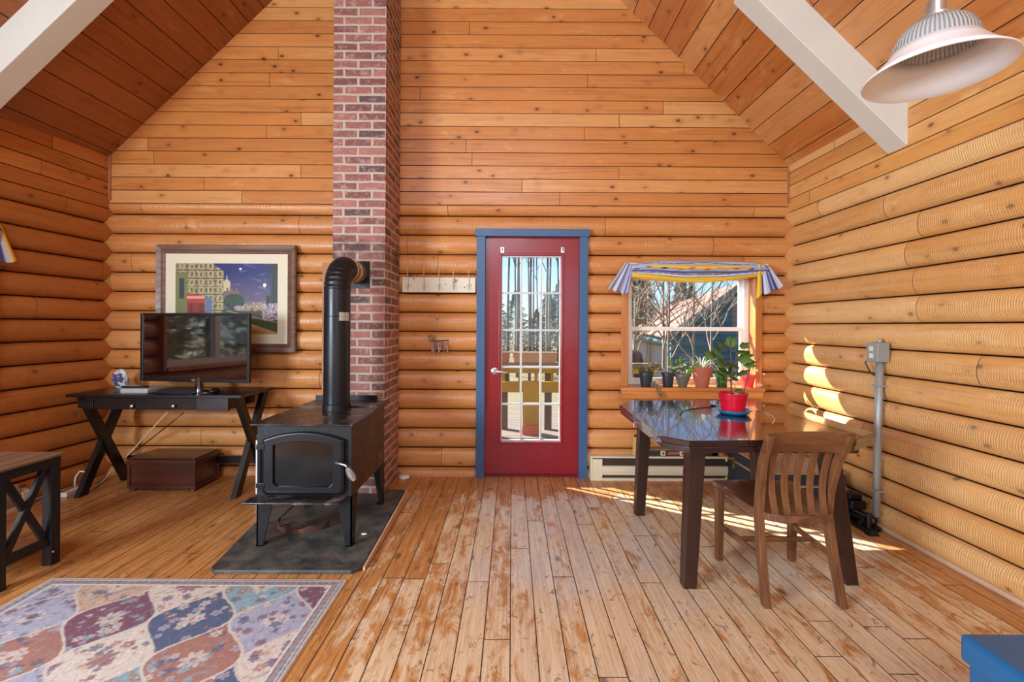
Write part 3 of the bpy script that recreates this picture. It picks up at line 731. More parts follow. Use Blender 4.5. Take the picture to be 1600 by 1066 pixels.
for i in range(17):
    x = -1.5+i*0.2; obj('baluster', MB().box((x-0.018, Yr+0.03, z(613)), (x+0.018, Yr+0.05, z(573))), M['yellow_paint'], t)
for px in (700, 788, 856, 930):
    x = at(px, 600, Yr+0.1).x; obj('post', MB().box((x-0.045, Yr+0.05, -0.012), (x+0.045, Yr+0.13, z(575))), M['deck_grey'], t)
px0, px1 = at(817, 600, 5.42).x, at(843, 600, 5.42).x
t = thing('yellow_post', 'broad yellow boxed post standing on the deck before the railing', 'post', ((px0+px1)/2, 5.47, -0.012))
obj('post_body', MB().box((px0, 5.42, 0.10), (px1, 5.50, z(596, 5.42))), M['yellow_paint'], t, bevel=0.004)
obj('post_foot', MB().box((px0-0.005, 5.40, -0.012), (px1+0.005, 5.52, 0.10)), M['terracotta'], t)
def planter(n, a, b, m, lab):
    x0, x1 = at(a, 560, Yr).x, at(b, 560, Yr).x; z0, z1 = z(566.8), z(550.5); mb = MB(); th = 0.012; r = []
    for zz, e in ((z0, 0.025), (z1, 0.0)): r.append([(x0+e, Yr-0.085+e, zz), (x1-e, Yr-0.085+e, zz), (x1-e, Yr+0.085-e, zz), (x0+e, Yr+0.085-e, zz)])
    mb.loft(r); o = thing(n, lab, 'planter', ((x0+x1)/2, Yr, z0)); obj('planter_box', mb, m, o)
    for sg in (-1, 1): obj('planter_rim', MB().box((x0-0.008, Yr+sg*0.093, z1-0.012), (x1+0.008, Yr+sg*0.078, z1+0.004)), m, o)
planter('planter', 770, 797, M['planter2'], 'pinkish planter box on the deck railing, left of the tan one')
planter('planter', 801, 870, M['planter'], 'tan planter box on the deck railing')

def grow(mb, p, d, L, r, depth, spread=0.5, seg=5, up=0.15):
    n = 4; pts = [Vector(p)]; d = Vector(d).normalized()
    for i in range(n):
        d = (d+Vector((random.uniform(-1, 1), random.uniform(-1, 1), random.uniform(-0.6, 1)))*0.12+Vector((0, 0, up*0.3))).normalized(); pts.append(pts[-1]+d*L/n)
    mb.tube(pts, r, seg if depth > 1 else 4, r1=r*0.6, caps=False)
    if depth <= 0: return
    k = 3 if depth > 1 else 4
    for i in range(k):
        q = pts[random.randint(1, n)] if i else pts[-1]
        nd = (d+Vector((random.uniform(-1, 1), random.uniform(-1, 1), random.uniform(-0.5, 0.8)))*spread*1.6).normalized()
        grow(mb, q, nd, L*random.uniform(0.55, 0.8), r*0.55, depth-1, spread, seg, up)
def bare_tree(loc, h, r, depth, label, mat, spread=0.45, group=None, lean=(0, 0), cat='tree'):
    t = thing('bare_tree', label, cat, loc, 0, group); mb = MB(); p = Vector(loc)
    pts = [p+Vector((lean[0]*i/5*h, lean[1]*i/5*h, h*i/5))+Vector((random.uniform(-.03, .03), random.uniform(-.03, .03), 0))*h*0.2 for i in range(6)]
    mb.tube(pts, r, 7, r1=r*0.45); obj('tree_trunk', mb, mat, t, smooth=True)
    mb = MB()
    for i in range(9):
        q = pts[2].lerp(pts[5], (i+1)/9); a = random.uniform(0, 2*PI)
        grow(mb, q, (math.cos(a)*spread*1.8, math.sin(a)*spread*1.8, 0.9), h*(0.28 if h < 5 else 0.13), r*0.5, depth, spread)
    obj('branches', mb, mat, t, smooth=True); return t
def conifer(loc, h, w, label, mat, group=None, n=6500):
    t = thing('conifer', label, 'tree', loc, 0, group); p = Vector(loc)
    obj('tree_trunk', MB().tube([p, p+Vector((0, 0, h*0.95))], w*0.05, 6, r1=w*0.01), M['bark_grey'], t)
    mb = MB()
    for i in range(n):
        u = random.random()**0.8; zz = h*(0.08+0.92*u); rr = w*(1-u)**0.8*random.uniform(0.35, 1.0)*(0.8+0.2*math.sin(u*70)); a = random.uniform(0, 2*PI)
        c = p+Vector((math.cos(a)*rr, math.sin(a)*rr, zz)); s = random.uniform(0.07, 0.17)*h/7*(1.5 if h > 7 else 1)
        d = Vector((math.cos(a), math.sin(a), random.uniform(-0.5, 0.2))); q = Vector((random.uniform(-1, 1), random.uniform(-1, 1), random.uniform(-1, 1)))*s*0.5
        mb.b.faces.new([mb.b.verts.new(v) for v in (c-d*s*0.5, c+q*0.6, c+d*s, c-q*0.6)])
    obj('needles', mb, mat, t, keepn=True); return t
G1 = 'bare trees in the wood behind the deck railing'
tb = [bare_tree((0.6, 15, GZ), 9, 0.045, 2, 'tall thin bare tree in the wood behind the deck', M['bark_grey'], 0.35, G1),
      bare_tree((-0.5, 17, GZ), 10, 0.05, 2, 'tall thin bare tree in the wood behind the deck', M['bark'], 0.3, G1)]
for i, (x, y) in enumerate(((0.1, 18), (1.1, 14), (1.7, 17), (-0.9, 21), (0.35, 22), (2.2, 20), (1.3, 24), (0.9, 19), (5.2, 30), (6.4, 33), (8, 32), (10.5, 36), (12.5, 34), (7.2, 38), (0.55, 13.2), (1.35, 16), (-0.1, 14.5), (0.75, 21), (1.6, 21), (0.2, 16.2))):
    dup(tb[i % 2], (x, y, GZ), random.uniform(0, 6.2))
G2 = 'dark green evergreens in the wood behind the deck railing'
cb = conifer((0.15, 20, GZ), 3.4, 1.3, 'dark green evergreen in the wood behind the deck', M['conifer'], G2)
for x, y, s in ((1.5, 19, 1.0), (2.3, 22, 1.2), (-1.0, 23, 1.25), (0.9, 16.5, 0.72)): dup(cb, (x, y, GZ), random.uniform(0, 6), sc=s)
G3 = 'olive green evergreens seen over the garage roof'
cc = conifer((5.8, 24, GZ), 6.0, 1.6, 'olive green evergreen beyond the pink garage roof', M['conifer2'], G3)
for x, y, s in ((7.4, 27, 0.9), (9.4, 32, 0.95), (12.6, 34, 1.0), (14.2, 36, 0.9)): dup(cc, (x, y, GZ), random.uniform(0, 6), sc=s)
# young pale trees just outside the window
G4 = 'young pale barked trees between the window and the garage'
bw = bare_tree((2.62, 7.6, GZ), 2.6, 0.030, 2, 'young pale bare tree with crooked branches close outside the window', M['bark'], 0.6, G4)
for x, y, s in ((3.35, 8.4, 1.0), (2.15, 8.0, 0.9), (3.0, 9.0, 1.15), (3.9, 8.9, 1.1)): dup(bw, (x, y, GZ), random.uniform(0, 6), sc=s)
# trees west of the house, outside the left window
G5 = 'evergreens outside the left wall window'
cw = conifer((-9.3, 5.2, GZ), 9.0, 2.3, 'pale scrubby evergreen outside the left wall window', plain('pale_scrub_foliage', C(170, 168, 148), 0.9, var=0.5, scale=5), G5, n=6000)
for x, y, s in ((-8.6, 2.6, 0.95), (-12.0, 4.0, 1.0), (-9.0, -0.2, 1.0), (-9.4, -3.0, 1.0), (-13.0, 1, 1.0), (-7.6, 4.2, 0.85), (-8.0, 6.4, 0.9), (-6.9, 5.4, 0.75)): dup(cw, (x, y, GZ), random.uniform(0, 6), sc=s)

# garage
g = thing('garage', 'teal garage with a pink shingled gable roof outside the window', 'garage', (9.0, 18, GZ))
rd = Vector((0.2, 0.98, 0)); pd = Vector((-0.98, 0.2, 0)); ap = Vector((9.04, 18, 3.07)); wv = 2.88; ez = 0.91
def gp(s, t, zz): return Vector((ap.x, ap.y, 0))+rd*t+pd*s+Vector((0, 0, zz))
mb = MB(); LG = 24
mb.loft([[gp(wv-0.3, t, GZ), gp(wv-0.3, t, ez+0.13), gp(0, t, ap.z-0.12), gp(-wv+0.3, t, ez+0.13), gp(-wv+0.3, t, GZ)] for t in (0.25, LG)]); obj('garage_wall', mb, M['teal'], g)
for sg, nm in ((1, 'roof'), (-1, 'roof')):
    mb = MB(); mb.loft([[gp(0, t, ap.z), gp(sg*wv, t, ez), gp(sg*wv, t, ez-0.07), gp(0, t, ap.z-0.07)] for t in (0, LG+0.3)])
    obj(nm, mb, M['shingle'], g, uv=lambda p: ((p-ap).dot(rd), -(p.z-ap.z)*1.5))
for sg in (1, -1):
    mb = MB(); mb.loft([[gp(0, t, ap.z-0.02), gp(sg*wv, t, ez-0.02), gp(sg*wv, t, ez-0.24), gp(0, t, ap.z-0.28)] for t in (-0.05, 0.02)]); obj('rake_board', mb, M['teal_trim'], g)
g = thing('white_shed', 'low white shed with a slanted roof beside the teal garage', 'shed', (4.4, 13, GZ))
a, b = at(990, 530, 13), at(1043, 545, 13)
mb = MB(); mb.hexa([(a.x, 13, GZ), (b.x, 13.0, GZ), (b.x, 15, GZ), (a.x, 15, GZ), (a.x, 13, a.z+0.02), (b.x, 13, b.z+0.05), (b.x, 15, b.z+0.05), (a.x, 15, a.z+0.02)]); obj('shed_wall', mb, M['white_shed'], g)
for px in (993, 1014, 1017.5):
    x = at(px, 560, 12.97).x; obj('corner_trim', MB().box((x-0.04, 12.95, GZ), (x+0.04, 13.0, 0.95)), M['planter'], g)
mb = MB(); mb.hexa([(a.x-0.15, 12.8, a.z+0.02), (b.x+0.1, 12.8, b.z+0.05), (b.x+0.1, 15.2, b.z+0.05), (a.x-0.15, 15.2, a.z+0.02), (a.x-0.15, 12.8, a.z+0.10), (b.x+0.1, 12.8, b.z+0.12), (b.x+0.1, 15.2, b.z+0.12), (a.x-0.15, 15.2, a.z+0.1)]); obj('roof', mb, M['teal_trim'], g)
a, b = at(985, 600, 7.2), at(1010, 548, 7.2)
mb = MB(); r = []
for zz, e in ((GZ, 0), (b.z-0.25, 0.02), (b.z-0.06, 0.06), (b.z, 0.14)): r.append([(a.x-0.25+e, 7.2+e, zz), (b.x-e*0.6, 7.2+e, zz), (b.x-e*0.6, 7.8-e, zz), (a.x-0.25+e, 7.8-e, zz)])
mb.loft(r); tag(obj('grill_cover', mb, M['grill_cover'], bevel=0.05), 'dark grey covered grill outside the left edge of the window', 'grill cover')

# ================================================================== CHIMNEY, STOVE
cx0, cx1, cy0, cy1 = -1.350, -0.957, 3.42, 3.853
mb = MB(); mb.box((cx0, cy0, 0), (cx1, cy1, 4.68))
o = obj('chimney', mb, M['brick'], uv=lambda p: (p.x if abs(p.y-cy0) < 1e-4 else p.x, p.z))
me = o.data; off = WM[o.name].translation; l = me.uv_layers['UVMap']
for f in me.polygons:
    for li in f.loop_indices:
        p = me.vertices[me.loops[li].vertex_index].co+off
        l.data[li].uv = (p.y*1.0, p.z) if abs(f.normal.x) > 0.5 else (p.x, p.z)
tag(o, 'tall square chimney of old red brick behind the wood stove', 'chimney')
# metal thimble plate on the chimney
pA, pB = at(538, 408, cy0), at(578, 451, cy0)
obj_pl = tag(obj('thimble_plate', MB().box((pA.x+0.03, cy0-0.004, pB.z), (pB.x, cy0-0.0005, pA.z)), M['black_metal']), 'square black metal plate on the chimney where the pipe enters', 'metal plate')
b0, b1 = at(504, 411, 3.84), at(519, 640, 3.84)
tag(obj('wall_plank', MB().box((b0.x, 3.835, 0.0), (cx0+0.005, 3.853, b0.z)), M['board'], bevel=0.002), 'narrow upright light brown plank beside the chimney', 'plank')
mb = MB(); mb.prism([(-1.555, 2.36), (-1.52, 2.33), (-0.82, 2.335), (-0.775, 2.375), (-0.812, 3.49), (-0.950, 3.49), (-0.950, 3.41), (-1.70, 3.41)], 0.0, 0.022)
tag(obj('hearth_pad', mb, M['hearth'], bevel=0.005), 'dark slate hearth pad with rounded corners under the wood stove', 'hearth pad')
tag(obj('hearth_strip', MB().bar((-0.768, 2.38, 0.008), (-0.800, 3.49, 0.008), 0.010, 0.018), plain('pale_edge_wood', C(214, 190, 160), 0.6)), 'thin pale wooden strip along the right edge of the hearth pad', 'wooden strip')

HZ = 0.022
st = thing('wood_stove', 'black cast iron wood stove on four legs standing on the hearth pad', 'stove', (-1.17, 2.95, HZ))
sx0, sx1, sy0, sy1 = -1.445, -0.905, 2.585, 3.24; zb, zt = 0.305, 0.712
mb = MB(); mb.box((sx0, sy0, zb), (sx1, sy1, zt)); body = obj('stove_body', mb, M['stove'], st, mats=[M['stove'], M['stove_side']], bevel=0.004)
for f in body.data.polygons:
    if f.normal.x > 0.5: f.material_index = 1
obj('top_plate', MB().box((-1.470, 2.555, zt), (-0.893, 3.10, zt+0.010)), M['stove_top'], st, bevel=0.002)
obj('rear_top_plate', MB().box((-1.450, 3.105, zt), (-0.900, 3.34, zt+0.018)), M['stove_top'], st, bevel=0.002)
obj('ash_lip', MB().box((-1.460, 2.465, zb-0.002), (-0.930, 2.60, zb+0.008)), M['stove_top'], st, bevel=0.002)
obj('ash_drawer', MB().box((-1.32, 2.66, zb-0.055), (-1.02, 3.0, zb)), M['black_metal'], st)
obj('heat_shield', MB().box((-1.440, 3.345, 0.40), (-0.990, 3.352, 0.765)), M['black_metal'], st)
# door with arched top
ox0, ox1, oz0, oz1 = at(411, 700, 2.57).x, at(538.5, 700, 2.57).x, at(475, 773, 2.57).z, at(475, 674.5, 2.57).z
ix0, ix1, iz0, iz1 = at(429, 700, 2.57).x, at(521, 700, 2.57).x, at(475, 760, 2.57).z, at(475, 689.5, 2.57).z
def arch(x0, x1, z0, z1, dip, n=14, rc=0.02):
    pts = [(x0+rc, z0), (x1-rc, z0), (x1, z0+rc)]
    for i in range(n+1):
        t = i/n; x = x1+(x0-x1)*t; pts.append((x, z1-dip*(2*t-1)**2))
    pts += [(x0, z0+rc)]; return pts
def arch_ring(mb, A, B, y0, y1):
    n = len(A); v = [[mb.b.verts.new((x, y, z)) for x, z in P] for P, y in ((A, y0+0.008), (A, y1), (B, y1), (B, y0))]
    A2 = [(x*0.94+sum(q[0] for q in A)/n*0.06, z*0.94+sum(q[1] for q in A)/n*0.06) for x, z in A]
    a2 = [mb.b.verts.new((x, y0, z)) for x, z in A2]
    for i in range(n):
        j = (i+1) % n
        for p, q in ((v[0], v[1]), (v[1], v[2]), (v[2], v[3]), (v[3], a2), (a2, v[0])): mb.b.faces.new((p[i], p[j], q[j], q[i]))
A = arch(ox0, ox1, oz0, oz1, 0.045); B = arch(ix0, ix1, iz0, iz1, 0.022)
mb = MB(); arch_ring(mb, A, B, 2.552, 2.584); sd = obj('stove_door', mb, M['stove_door'], st, smooth=False, bevel=0.004)
mb = MB(); B2 = arch(ix0-0.01, ix1+0.01, iz0-0.01, iz1+0.01, 0.022); mb.loft([[(x, y, z) for x, z in B2] for y in (2.566, 2.574)]); obj('door_window', mb, M['dark_glass'], sd)
mb = MB(); hx = ox0-0.012
mb.tube([(hx, 2.560, oz0+0.045), (hx, 2.560, oz1-0.07)], 0.010, 10)
for zz in (oz0+0.055, oz1-0.085): mb.box((hx-0.016, 2.548, zz-0.014), (hx+0.030, 2.586, zz+0.014))
obj('door_hinge', mb, M['stove_door'], sd, bevel=0.002)
h0, h1 = at(525, 724, 2.53), at(541, 726, 2.51); mb = MB(); mb.tube([(h0.x, 2.555, h0.z), (h0.x, 2.53, h0.z), (h0.x+0.03, 2.515, h0.z+0.002), (h1.x, 2.505, h1.z-0.004), (h1.x+0.006, 2.50, h1.z-0.016)], 0.006, 8)
hd = obj('latch_handle', mb, M['chrome'], sd, smooth=True)
p0, p1 = at(542, 732, 2.50), at(554, 751, 2.50); pts = []; rr = []
for i in range(120):
    t = i/119; c = p0.lerp(p1, t); r = 0.006+0.014*math.sin(PI*min(1, t*0.9+0.05))**0.8; a = t*2*PI*11
    d = (p1-p0).normalized(); e = Vector((0, 1, 0)); f = d.cross(e); pts.append(c+(e*math.cos(a)+f*math.sin(a))*r)
obj('spring_grip', MB().tube(pts, 0.0022, 5), M['chrome'], hd, smooth=True)['label'] = 'silver coiled spring grip'
for sx, a, b in ((1, sx1, sx1-0.085), (-1, sx0, sx0+0.095)):
    for fy, y0, y1 in ((1, sy0+0.0, sy0+0.008), (-1, sy1-0.008, sy1)):
        mb = MB(); c = a-sx*0.035
        mb.hexa([(min(a, c)+0.0, y0, HZ), (max(a, c), y0, HZ), (max(a, c), y1, HZ), (min(a, c), y1, HZ), (min(a, b), y0, zb), (max(a, b), y0, zb), (max(a, b), y1, zb), (min(a, b), y1, zb)])
        ya, yb_, yc = (y0, y0+0.05, y0+0.10) if fy == 1 else (y1, y1-0.05, y1-0.12)
        x0 = a-sx*0.008; mb.hexa([(min(a, x0), min(ya, yb_), HZ), (max(a, x0), min(ya, yb_), HZ), (max(a, x0), max(ya, yb_), HZ), (min(a, x0), max(ya, yb_), HZ),
                                  (min(a, x0), min(ya, yc), zb), (max(a, x0), min(ya, yc), zb), (max(a, x0), max(ya, yc), zb), (min(a, x0), max(ya, yc), zb)])
        mb.box((min(a, c)-0.004, min(y0, yb_), HZ), (max(a, c)+0.004, max(y1, yb_), HZ+0.006))
        obj('leg', mb, M['stove'], st)
# stove pipe with ribbed elbow
PX, PY, PR = -1.172, 3.05, 0.0845
pz1 = at(524, 453, 3.05).z; ez_ = 1.672
t = thing('stove_pipe', 'black stovepipe rising from the stove and bending into the brick chimney', 'stovepipe', (PX, PY, zt+0.01))
obj('pipe', MB().tube([(PX, PY, zt+0.012), (PX, PY, pz1)], PR, 32), M['pipe'], t, autos=True)
obj('pipe_collar', MB().lathe([(PR+0.006, 0), (PR+0.006, 0.035), (PR+0.001, 0.04)], (PX, PY, zt+0.010), 32), M['pipe'], t, autos=True)
R = 0.140; pts = []; rs = []; n = 60
for i in range(n+1):
    a = PI/2*i/n; pts.append((PX, PY+R-R*math.cos(a), pz1-0.01+R*math.sin(a)*((ez_-pz1+0.01)/R))); rs.append(PR*(1.02 if (i//3) % 2 else 0.975))
obj('ribbed_elbow', MB().tube(pts, PR, 32, rs=rs), M['pipe'], t, smooth=True)
mb = MB(); mb.tube([(PX, PY+R, ez_), (PX, cy0-0.005, ez_)], PR*0.97, 32)
obj('pipe_stub', mb, plain('buff_sooty_stub', C(120, 98, 78), 0.6, metal=0.2, var=0.4, scale=18), t, autos=True)
mb = MB()
for yy, r0 in ((PY+R+0.028, PR), (PY+R+0.092, PR), (PY+R+0.120, PR*0.98)):
    mb.tube([(PX+r0*math.cos(2*PI*j/40), yy+0.006*math.sin(j*1.7), ez_+r0*math.sin(2*PI*j/40)) for j in range(41)], 0.0055, 6)
obj('cement_ring', mb, plain('pale_furnace_cement', C(190, 160, 130), 0.8, var=0.2, scale=40), t, smooth=True)
zj = at(524, 494.5, 2.97).z; obj('pipe_seam', MB().lathe([(PR+0.0005, 0), (PR+0.003, 0.002), (PR+0.0005, 0.004)], (PX, PY, zj-0.002), 32, False), M['pipe'], t)
mb = MB(); ang0 = -0.62; ring = []
for zz in (zj-0.028, zj+0.028): ring.append([(PX+(PR+0.002)*math.cos(ang0-0.45+0.45*j/8*2), PY+(PR+0.002)*math.sin(ang0-0.45+0.45*j/8*2), zz) for j in range(9)])
mb.loft(ring, close=False, caps=False); obj('foil_label', mb, M['silver'], t)
# things around the stove
pts = []; c = flo(472, 826, HZ)
for i in range(25):
    a = PI*(1.02+0.98*i/24); pts.append((c.x+0.155*math.cos(a), c.y+0.03+0.10*math.sin(a), 0))
mb = MB(); mb.loft([[(x, y, HZ+0.001+zz) for x, y, _ in P] for P, zz in ()] or [[(x+0, y, HZ+0.001) for x, y, _ in pts], [(x, y, HZ+0.034+0.01*math.sin(i*0.9)) for i, (x, y, _) in enumerate(pts)]], close=False, caps=False)
tag(obj('rusty_band', mb, M['rust'], solid=0.004), 'curved rusty iron band lying under the wood stove', 'iron band')
a, b = flo(436, 812, HZ+0.012), Vector((-1.24, 2.72, 0.26))
mb = MB(); mb.tube([a, b], 0.004, 6); mb.ball(a, 0.010); o = tag(obj('fire_poker', mb, M['black_metal']), 'thin poker leaning under the stove on the hearth pad', 'poker')
q = flo(569, 835.5, HZ); mb = MB(); mb.ball((q.x, q.y, HZ+0.004), 0.018, 1.0, 0.7, 0.22); tag(obj('paper_scrap', mb, M['white_vinyl']), 'small white paper scrap on the hearth pad right of the stove', 'paper scrap')
tag(obj('paper_roll', MB().tube([(-1.815, 3.28, 0), (-1.815, 3.28, 0.45)], 0.024, 14), M['white_vinyl'], autos=True), 'white paper roll upright on the floor behind the left side of the stove', 'paper roll')
q = flo(632, 747.5); mb = MB(); mb.lathe([(0.001, 0), (0.040, 0.0), (0.046, 0.008), (0.046, 0.018), (0.036, 0.028), (0.012, 0.029), (0.001, 0.026)], (q.x, q.y, 0), 24, False)
tag(obj('door_stop', mb, M['white_vinyl'], smooth=True), 'small round white puck on the floor beside the chimney', 'puck')

# ================================================================== DESK AREA
DZ = 0.762
dk = thing('writing_desk', 'dark espresso writing desk with crossed legs in the left corner', 'desk', (-2.62, 3.56, 0))
dy0, dy1 = 3.335, 3.79; dxa, dxb = -3.27, -1.985
obj('desk_top', MB().box((dxa, dy0, DZ-0.022), (dxb, dy1, DZ)), M['espresso'], dk, bevel=0.002)
ax0, ax1 = at(122, 635, 3.36).x, at(357, 635, 3.36).x; az0 = DZ-0.115
mb = MB(); mb.box((ax0+0.03, 3.375, az0), (ax1-0.02, 3.74, DZ-0.022)); obj('desk_apron', mb, M['espresso'], dk)
obj('drawer', MB().box((ax0+0.115, 3.360, az0+0.004), (at(308, 635, 3.36).x, 3.376, DZ-0.026)), M['espresso'], dk, bevel=0.002)
dr_o = bpy.data.objects['drawer']
for px in (205, 270):
    q = at(px, 635, 3.34); mb = MB(); mb.tube([(q.x, 3.361, q.z), (q.x, 3.346, q.z)], 0.005, 8); mb.ball((q.x, 3.342, q.z), 0.012, 1.15, 0.6, 1); obj('knob', mb, M['chrome'], dr_o, smooth=True)['label'] = 'round silver knob'
obj('end_block', MB().box((at(307, 635, 3.355).x, 3.356, az0-0.006), (ax1, 3.376, DZ-0.023)), wood('plum_brown_block', C(46, 26, 32), C(34, 20, 24), 0.35), dk, bevel=0.002)
obj('end_block', MB().box((ax0, 3.356, az0+0.01), (ax0+0.112, 3.376, DZ-0.023)), M['espresso'], dk, bevel=0.002)
for X in (-3.185, -2.035):
    for y0, y1 in ((3.375, 3.76), (3.76, 3.375)):
        mb = MB(); ww = 0.072
        dxx = 0.019 if y0 > y1 else -0.019
        X0, X1 = X-0.019+dxx*0.4, X+0.019+dxx*0.4; sgn = 1 if y1 > y0 else -1
        mb.hexa([(X0, y0-ww/2, 0), (X1, y0-ww/2, 0), (X1, y0+ww/2, 0), (X0, y0+ww/2, 0), (X0, y1-ww/2, DZ-0.022), (X1, y1-ww/2, DZ-0.022), (X1, y1+ww/2, DZ-0.022), (X0, y1+ww/2, DZ-0.022)])
        obj('leg', mb, M['espresso_leg'], dk)
obj('stretcher', MB().box((-3.16, 3.745, 0.14), (-2.05, 3.775, 0.195)), M['espresso'], dk)

# monitor
Lp, Rp = at(221, 560, 3.60), at(391, 560, 3.49); yaw = math.atan2(Rp.y-Lp.y, Rp.x-Lp.x); Wm = (Rp-Lp).xy.length; mid = (Lp+Rp)/2
mz0, mz1 = 0.832, 1.368
tv = thing('television', 'black flat screen television standing on the dark desk', 'television', (mid.x, mid.y, DZ), yaw)
def LM(): return MB()
mb = MB(); fr = 0.022; mb.frame(-Wm/2, Wm/2, mz0-DZ, mz1-DZ, fr, fr, 0.030, fr, -0.012, 0.014); obj('screen_frame', mb, M['black'], tv, local=True, bevel=0.003)
obj('screen', MB().box((-Wm/2+fr, -0.006, mz0-DZ+0.030), (Wm/2-fr, 0.0, mz1-DZ-fr)), M['screen'], tv, local=True)
obj('rear_shell', MB().loft([[(-Wm/2+0.01, 0.012, mz0-DZ+0.01), (Wm/2-0.01, 0.012, mz0-DZ+0.01), (Wm/2-0.01, 0.012, mz1-DZ-0.01), (-Wm/2+0.01, 0.012, mz1-DZ-0.01)], [(-Wm/2+0.12, 0.055, mz0-DZ+0.06), (Wm/2-0.12, 0.055, mz0-DZ+0.06), (Wm/2-0.12, 0.055, mz1-DZ-0.12), (-Wm/2+0.12, 0.055, mz1-DZ-0.12)]]), M['black'], tv, local=True)
obj('stand_neck', MB().tube([(0.03, 0.01, 0.012), (0.03, 0.01, mz0-DZ+0.03)], 0.030, 16), M['screen'], tv, local=True, autos=True)
obj('stand_base', MB().lathe([(0.001, 0), (0.19, 0), (0.19, 0.006), (0.05, 0.014), (0.001, 0.014)], (0.03, -0.02, 0), 36, False), M['screen'], tv, local=True, autos=True)
bpy.data.objects['stand_base'].scale = (1, 0.62, 1)
cu = bpy.data.curves.new('logo', 'FONT'); cu.body = 'LG'; cu.size = 0.026; cu.align_x = 'CENTER'; cu.align_y = 'CENTER'; cu.extrude = 0.0005
o = bpy.data.objects.new('logo_curve', cu); COL.objects.link(o); bpy.context.view_layer.update()
me = bpy.data.meshes.new_from_object(o.evaluated_get(bpy.context.evaluated_depsgraph_get())); bpy.data.objects.remove(o, do_unlink=True); me.materials.clear(); me.materials.append(M['silver'])
o = bpy.data.objects.new('logo', me); COL.objects.link(o); o.parent = tv; o.location = (0.0, -0.0128, mz0-DZ+0.015); o.rotation_euler = (PI/2, 0, 0)

def on(px, py, z): dx, dy = unroll(px, py); Y = -(CH-z)*F/dy; return Vector((dx*Y/F, Y, z))
t = thing('cable_box', 'silver grey flat box on the left of the desk', 'set-top box', (-2.90, 3.45, DZ))
q0, q1 = on(187, 615.5, DZ), on(227, 615.5, DZ); mb = MB(); mb.box((q0.x, q0.y, DZ), (q1.x+0.02, q0.y+0.20, DZ+0.040)); obj('case', mb, M['silver'], t, bevel=0.010)
mb = MB(); cx = (q0.x+q1.x)/2; mb.box((cx-0.10, q0.y+0.015, DZ+0.0405), (cx+0.08, q0.y+0.06, DZ+0.056))
rc = thing('remote_control', 'black remote control lying on the silver grey box', 'remote control', (cx, q0.y+0.04, DZ+0.041)); obj('remote_body', mb, M['black'], rc, bevel=0.004)
mb = MB()
for i in range(9):
    for j in range(3): mb.box((cx-0.09+i*0.014, q0.y+0.022+j*0.012, DZ+0.056), (cx-0.082+i*0.014, q0.y+0.029+j*0.012, DZ+0.058))
mb.mi = 0; obj('buttons', mb, M['silver'], rc)
# amethyst geode
q = at(188, 607, 3.66); gc = Vector((q.x, 3.66, DZ)); t = thing('geode', 'white and violet crystal geode on the left end of the desk', 'crystal', gc)
random.seed(3); mb = MB(); mb.ball(gc+Vector((0, 0.01, 0.078)), 0.062, 0.95, 0.55, 1.27, 11, 0.011); obj('rind', mb, M['geode'], t)
mb = MB()
for i in range(60):
    a, b_ = random.uniform(-1, 1), random.uniform(-1, 1)
    if a*a+b_*b_ > 0.8: continue
    c = gc+Vector((a*0.046, -0.022-0.008*(1-a*a-b_*b_), 0.075+b_*0.058)); s = random.uniform(0.006, 0.012)
    mb.loft([[(c.x+s*math.cos(k*PI/3), c.y, c.z+s*math.sin(k*PI/3)) for k in range(6)], [(c.x+s*0.6*math.cos(k*PI/3)+random.uniform(-.004, .004), c.y-s, c.z+s*0.6*math.sin(k*PI/3)) for k in range(6)]])
obj('crystals', mb, M['amethyst'], t)
# keyboard, mouse, mat
k0, k1, k2, k3 = on(241, 616.5, DZ), on(300, 617.5, DZ), on(312, 609, DZ), on(252, 608.5, DZ)
t = thing('keyboard', 'black keyboard on the desk in front of the television', 'keyboard', ((k0.x+k1.x)/2, (k0.y+k3.y)/2, DZ))
def lerp4(u, v): return (k0.lerp(k1, u)).lerp(k3.lerp(k2, u), v)
mb = MB(); mb.loft([[tuple(p+Vector((0, 0, h))) for p in (k0, k1, k2, k3)] for h in (0.0005, 0.012)]); obj('keyboard_case', mb, M['black'], t, bevel=0.003)
mb = MB()
for i in range(15):
    for j in range(5):
        a = lerp4((i+0.6)/16, (j+0.6)/6); b_ = lerp4((i+1.35)/16, (j+1.35)/6); mb.box((a.x, a.y, DZ+0.012), (b_.x, b_.y, DZ+0.017))
obj('keys', mb, M['grey_plastic'], t)
a, b_ = on(308, 618.5, DZ), on(352, 611, DZ); tag(obj('mouse_mat', MB().box((a.x, a.y, DZ+0.0003), (b_.x-0.05, b_.y+0.05, DZ+0.003)), M['mousepad']), 'dark grey mouse mat on the desk', 'mouse mat')
q = on(335.5, 613.5, DZ); mb = MB(); mb.ball((q.x, q.y, DZ+0.014), 0.034, 0.85, 1.4, 0.62, 16); t = tag(obj('mouse', mb, M['black'], smooth=True), 'black computer mouse on the dark grey mat', 'computer mouse')
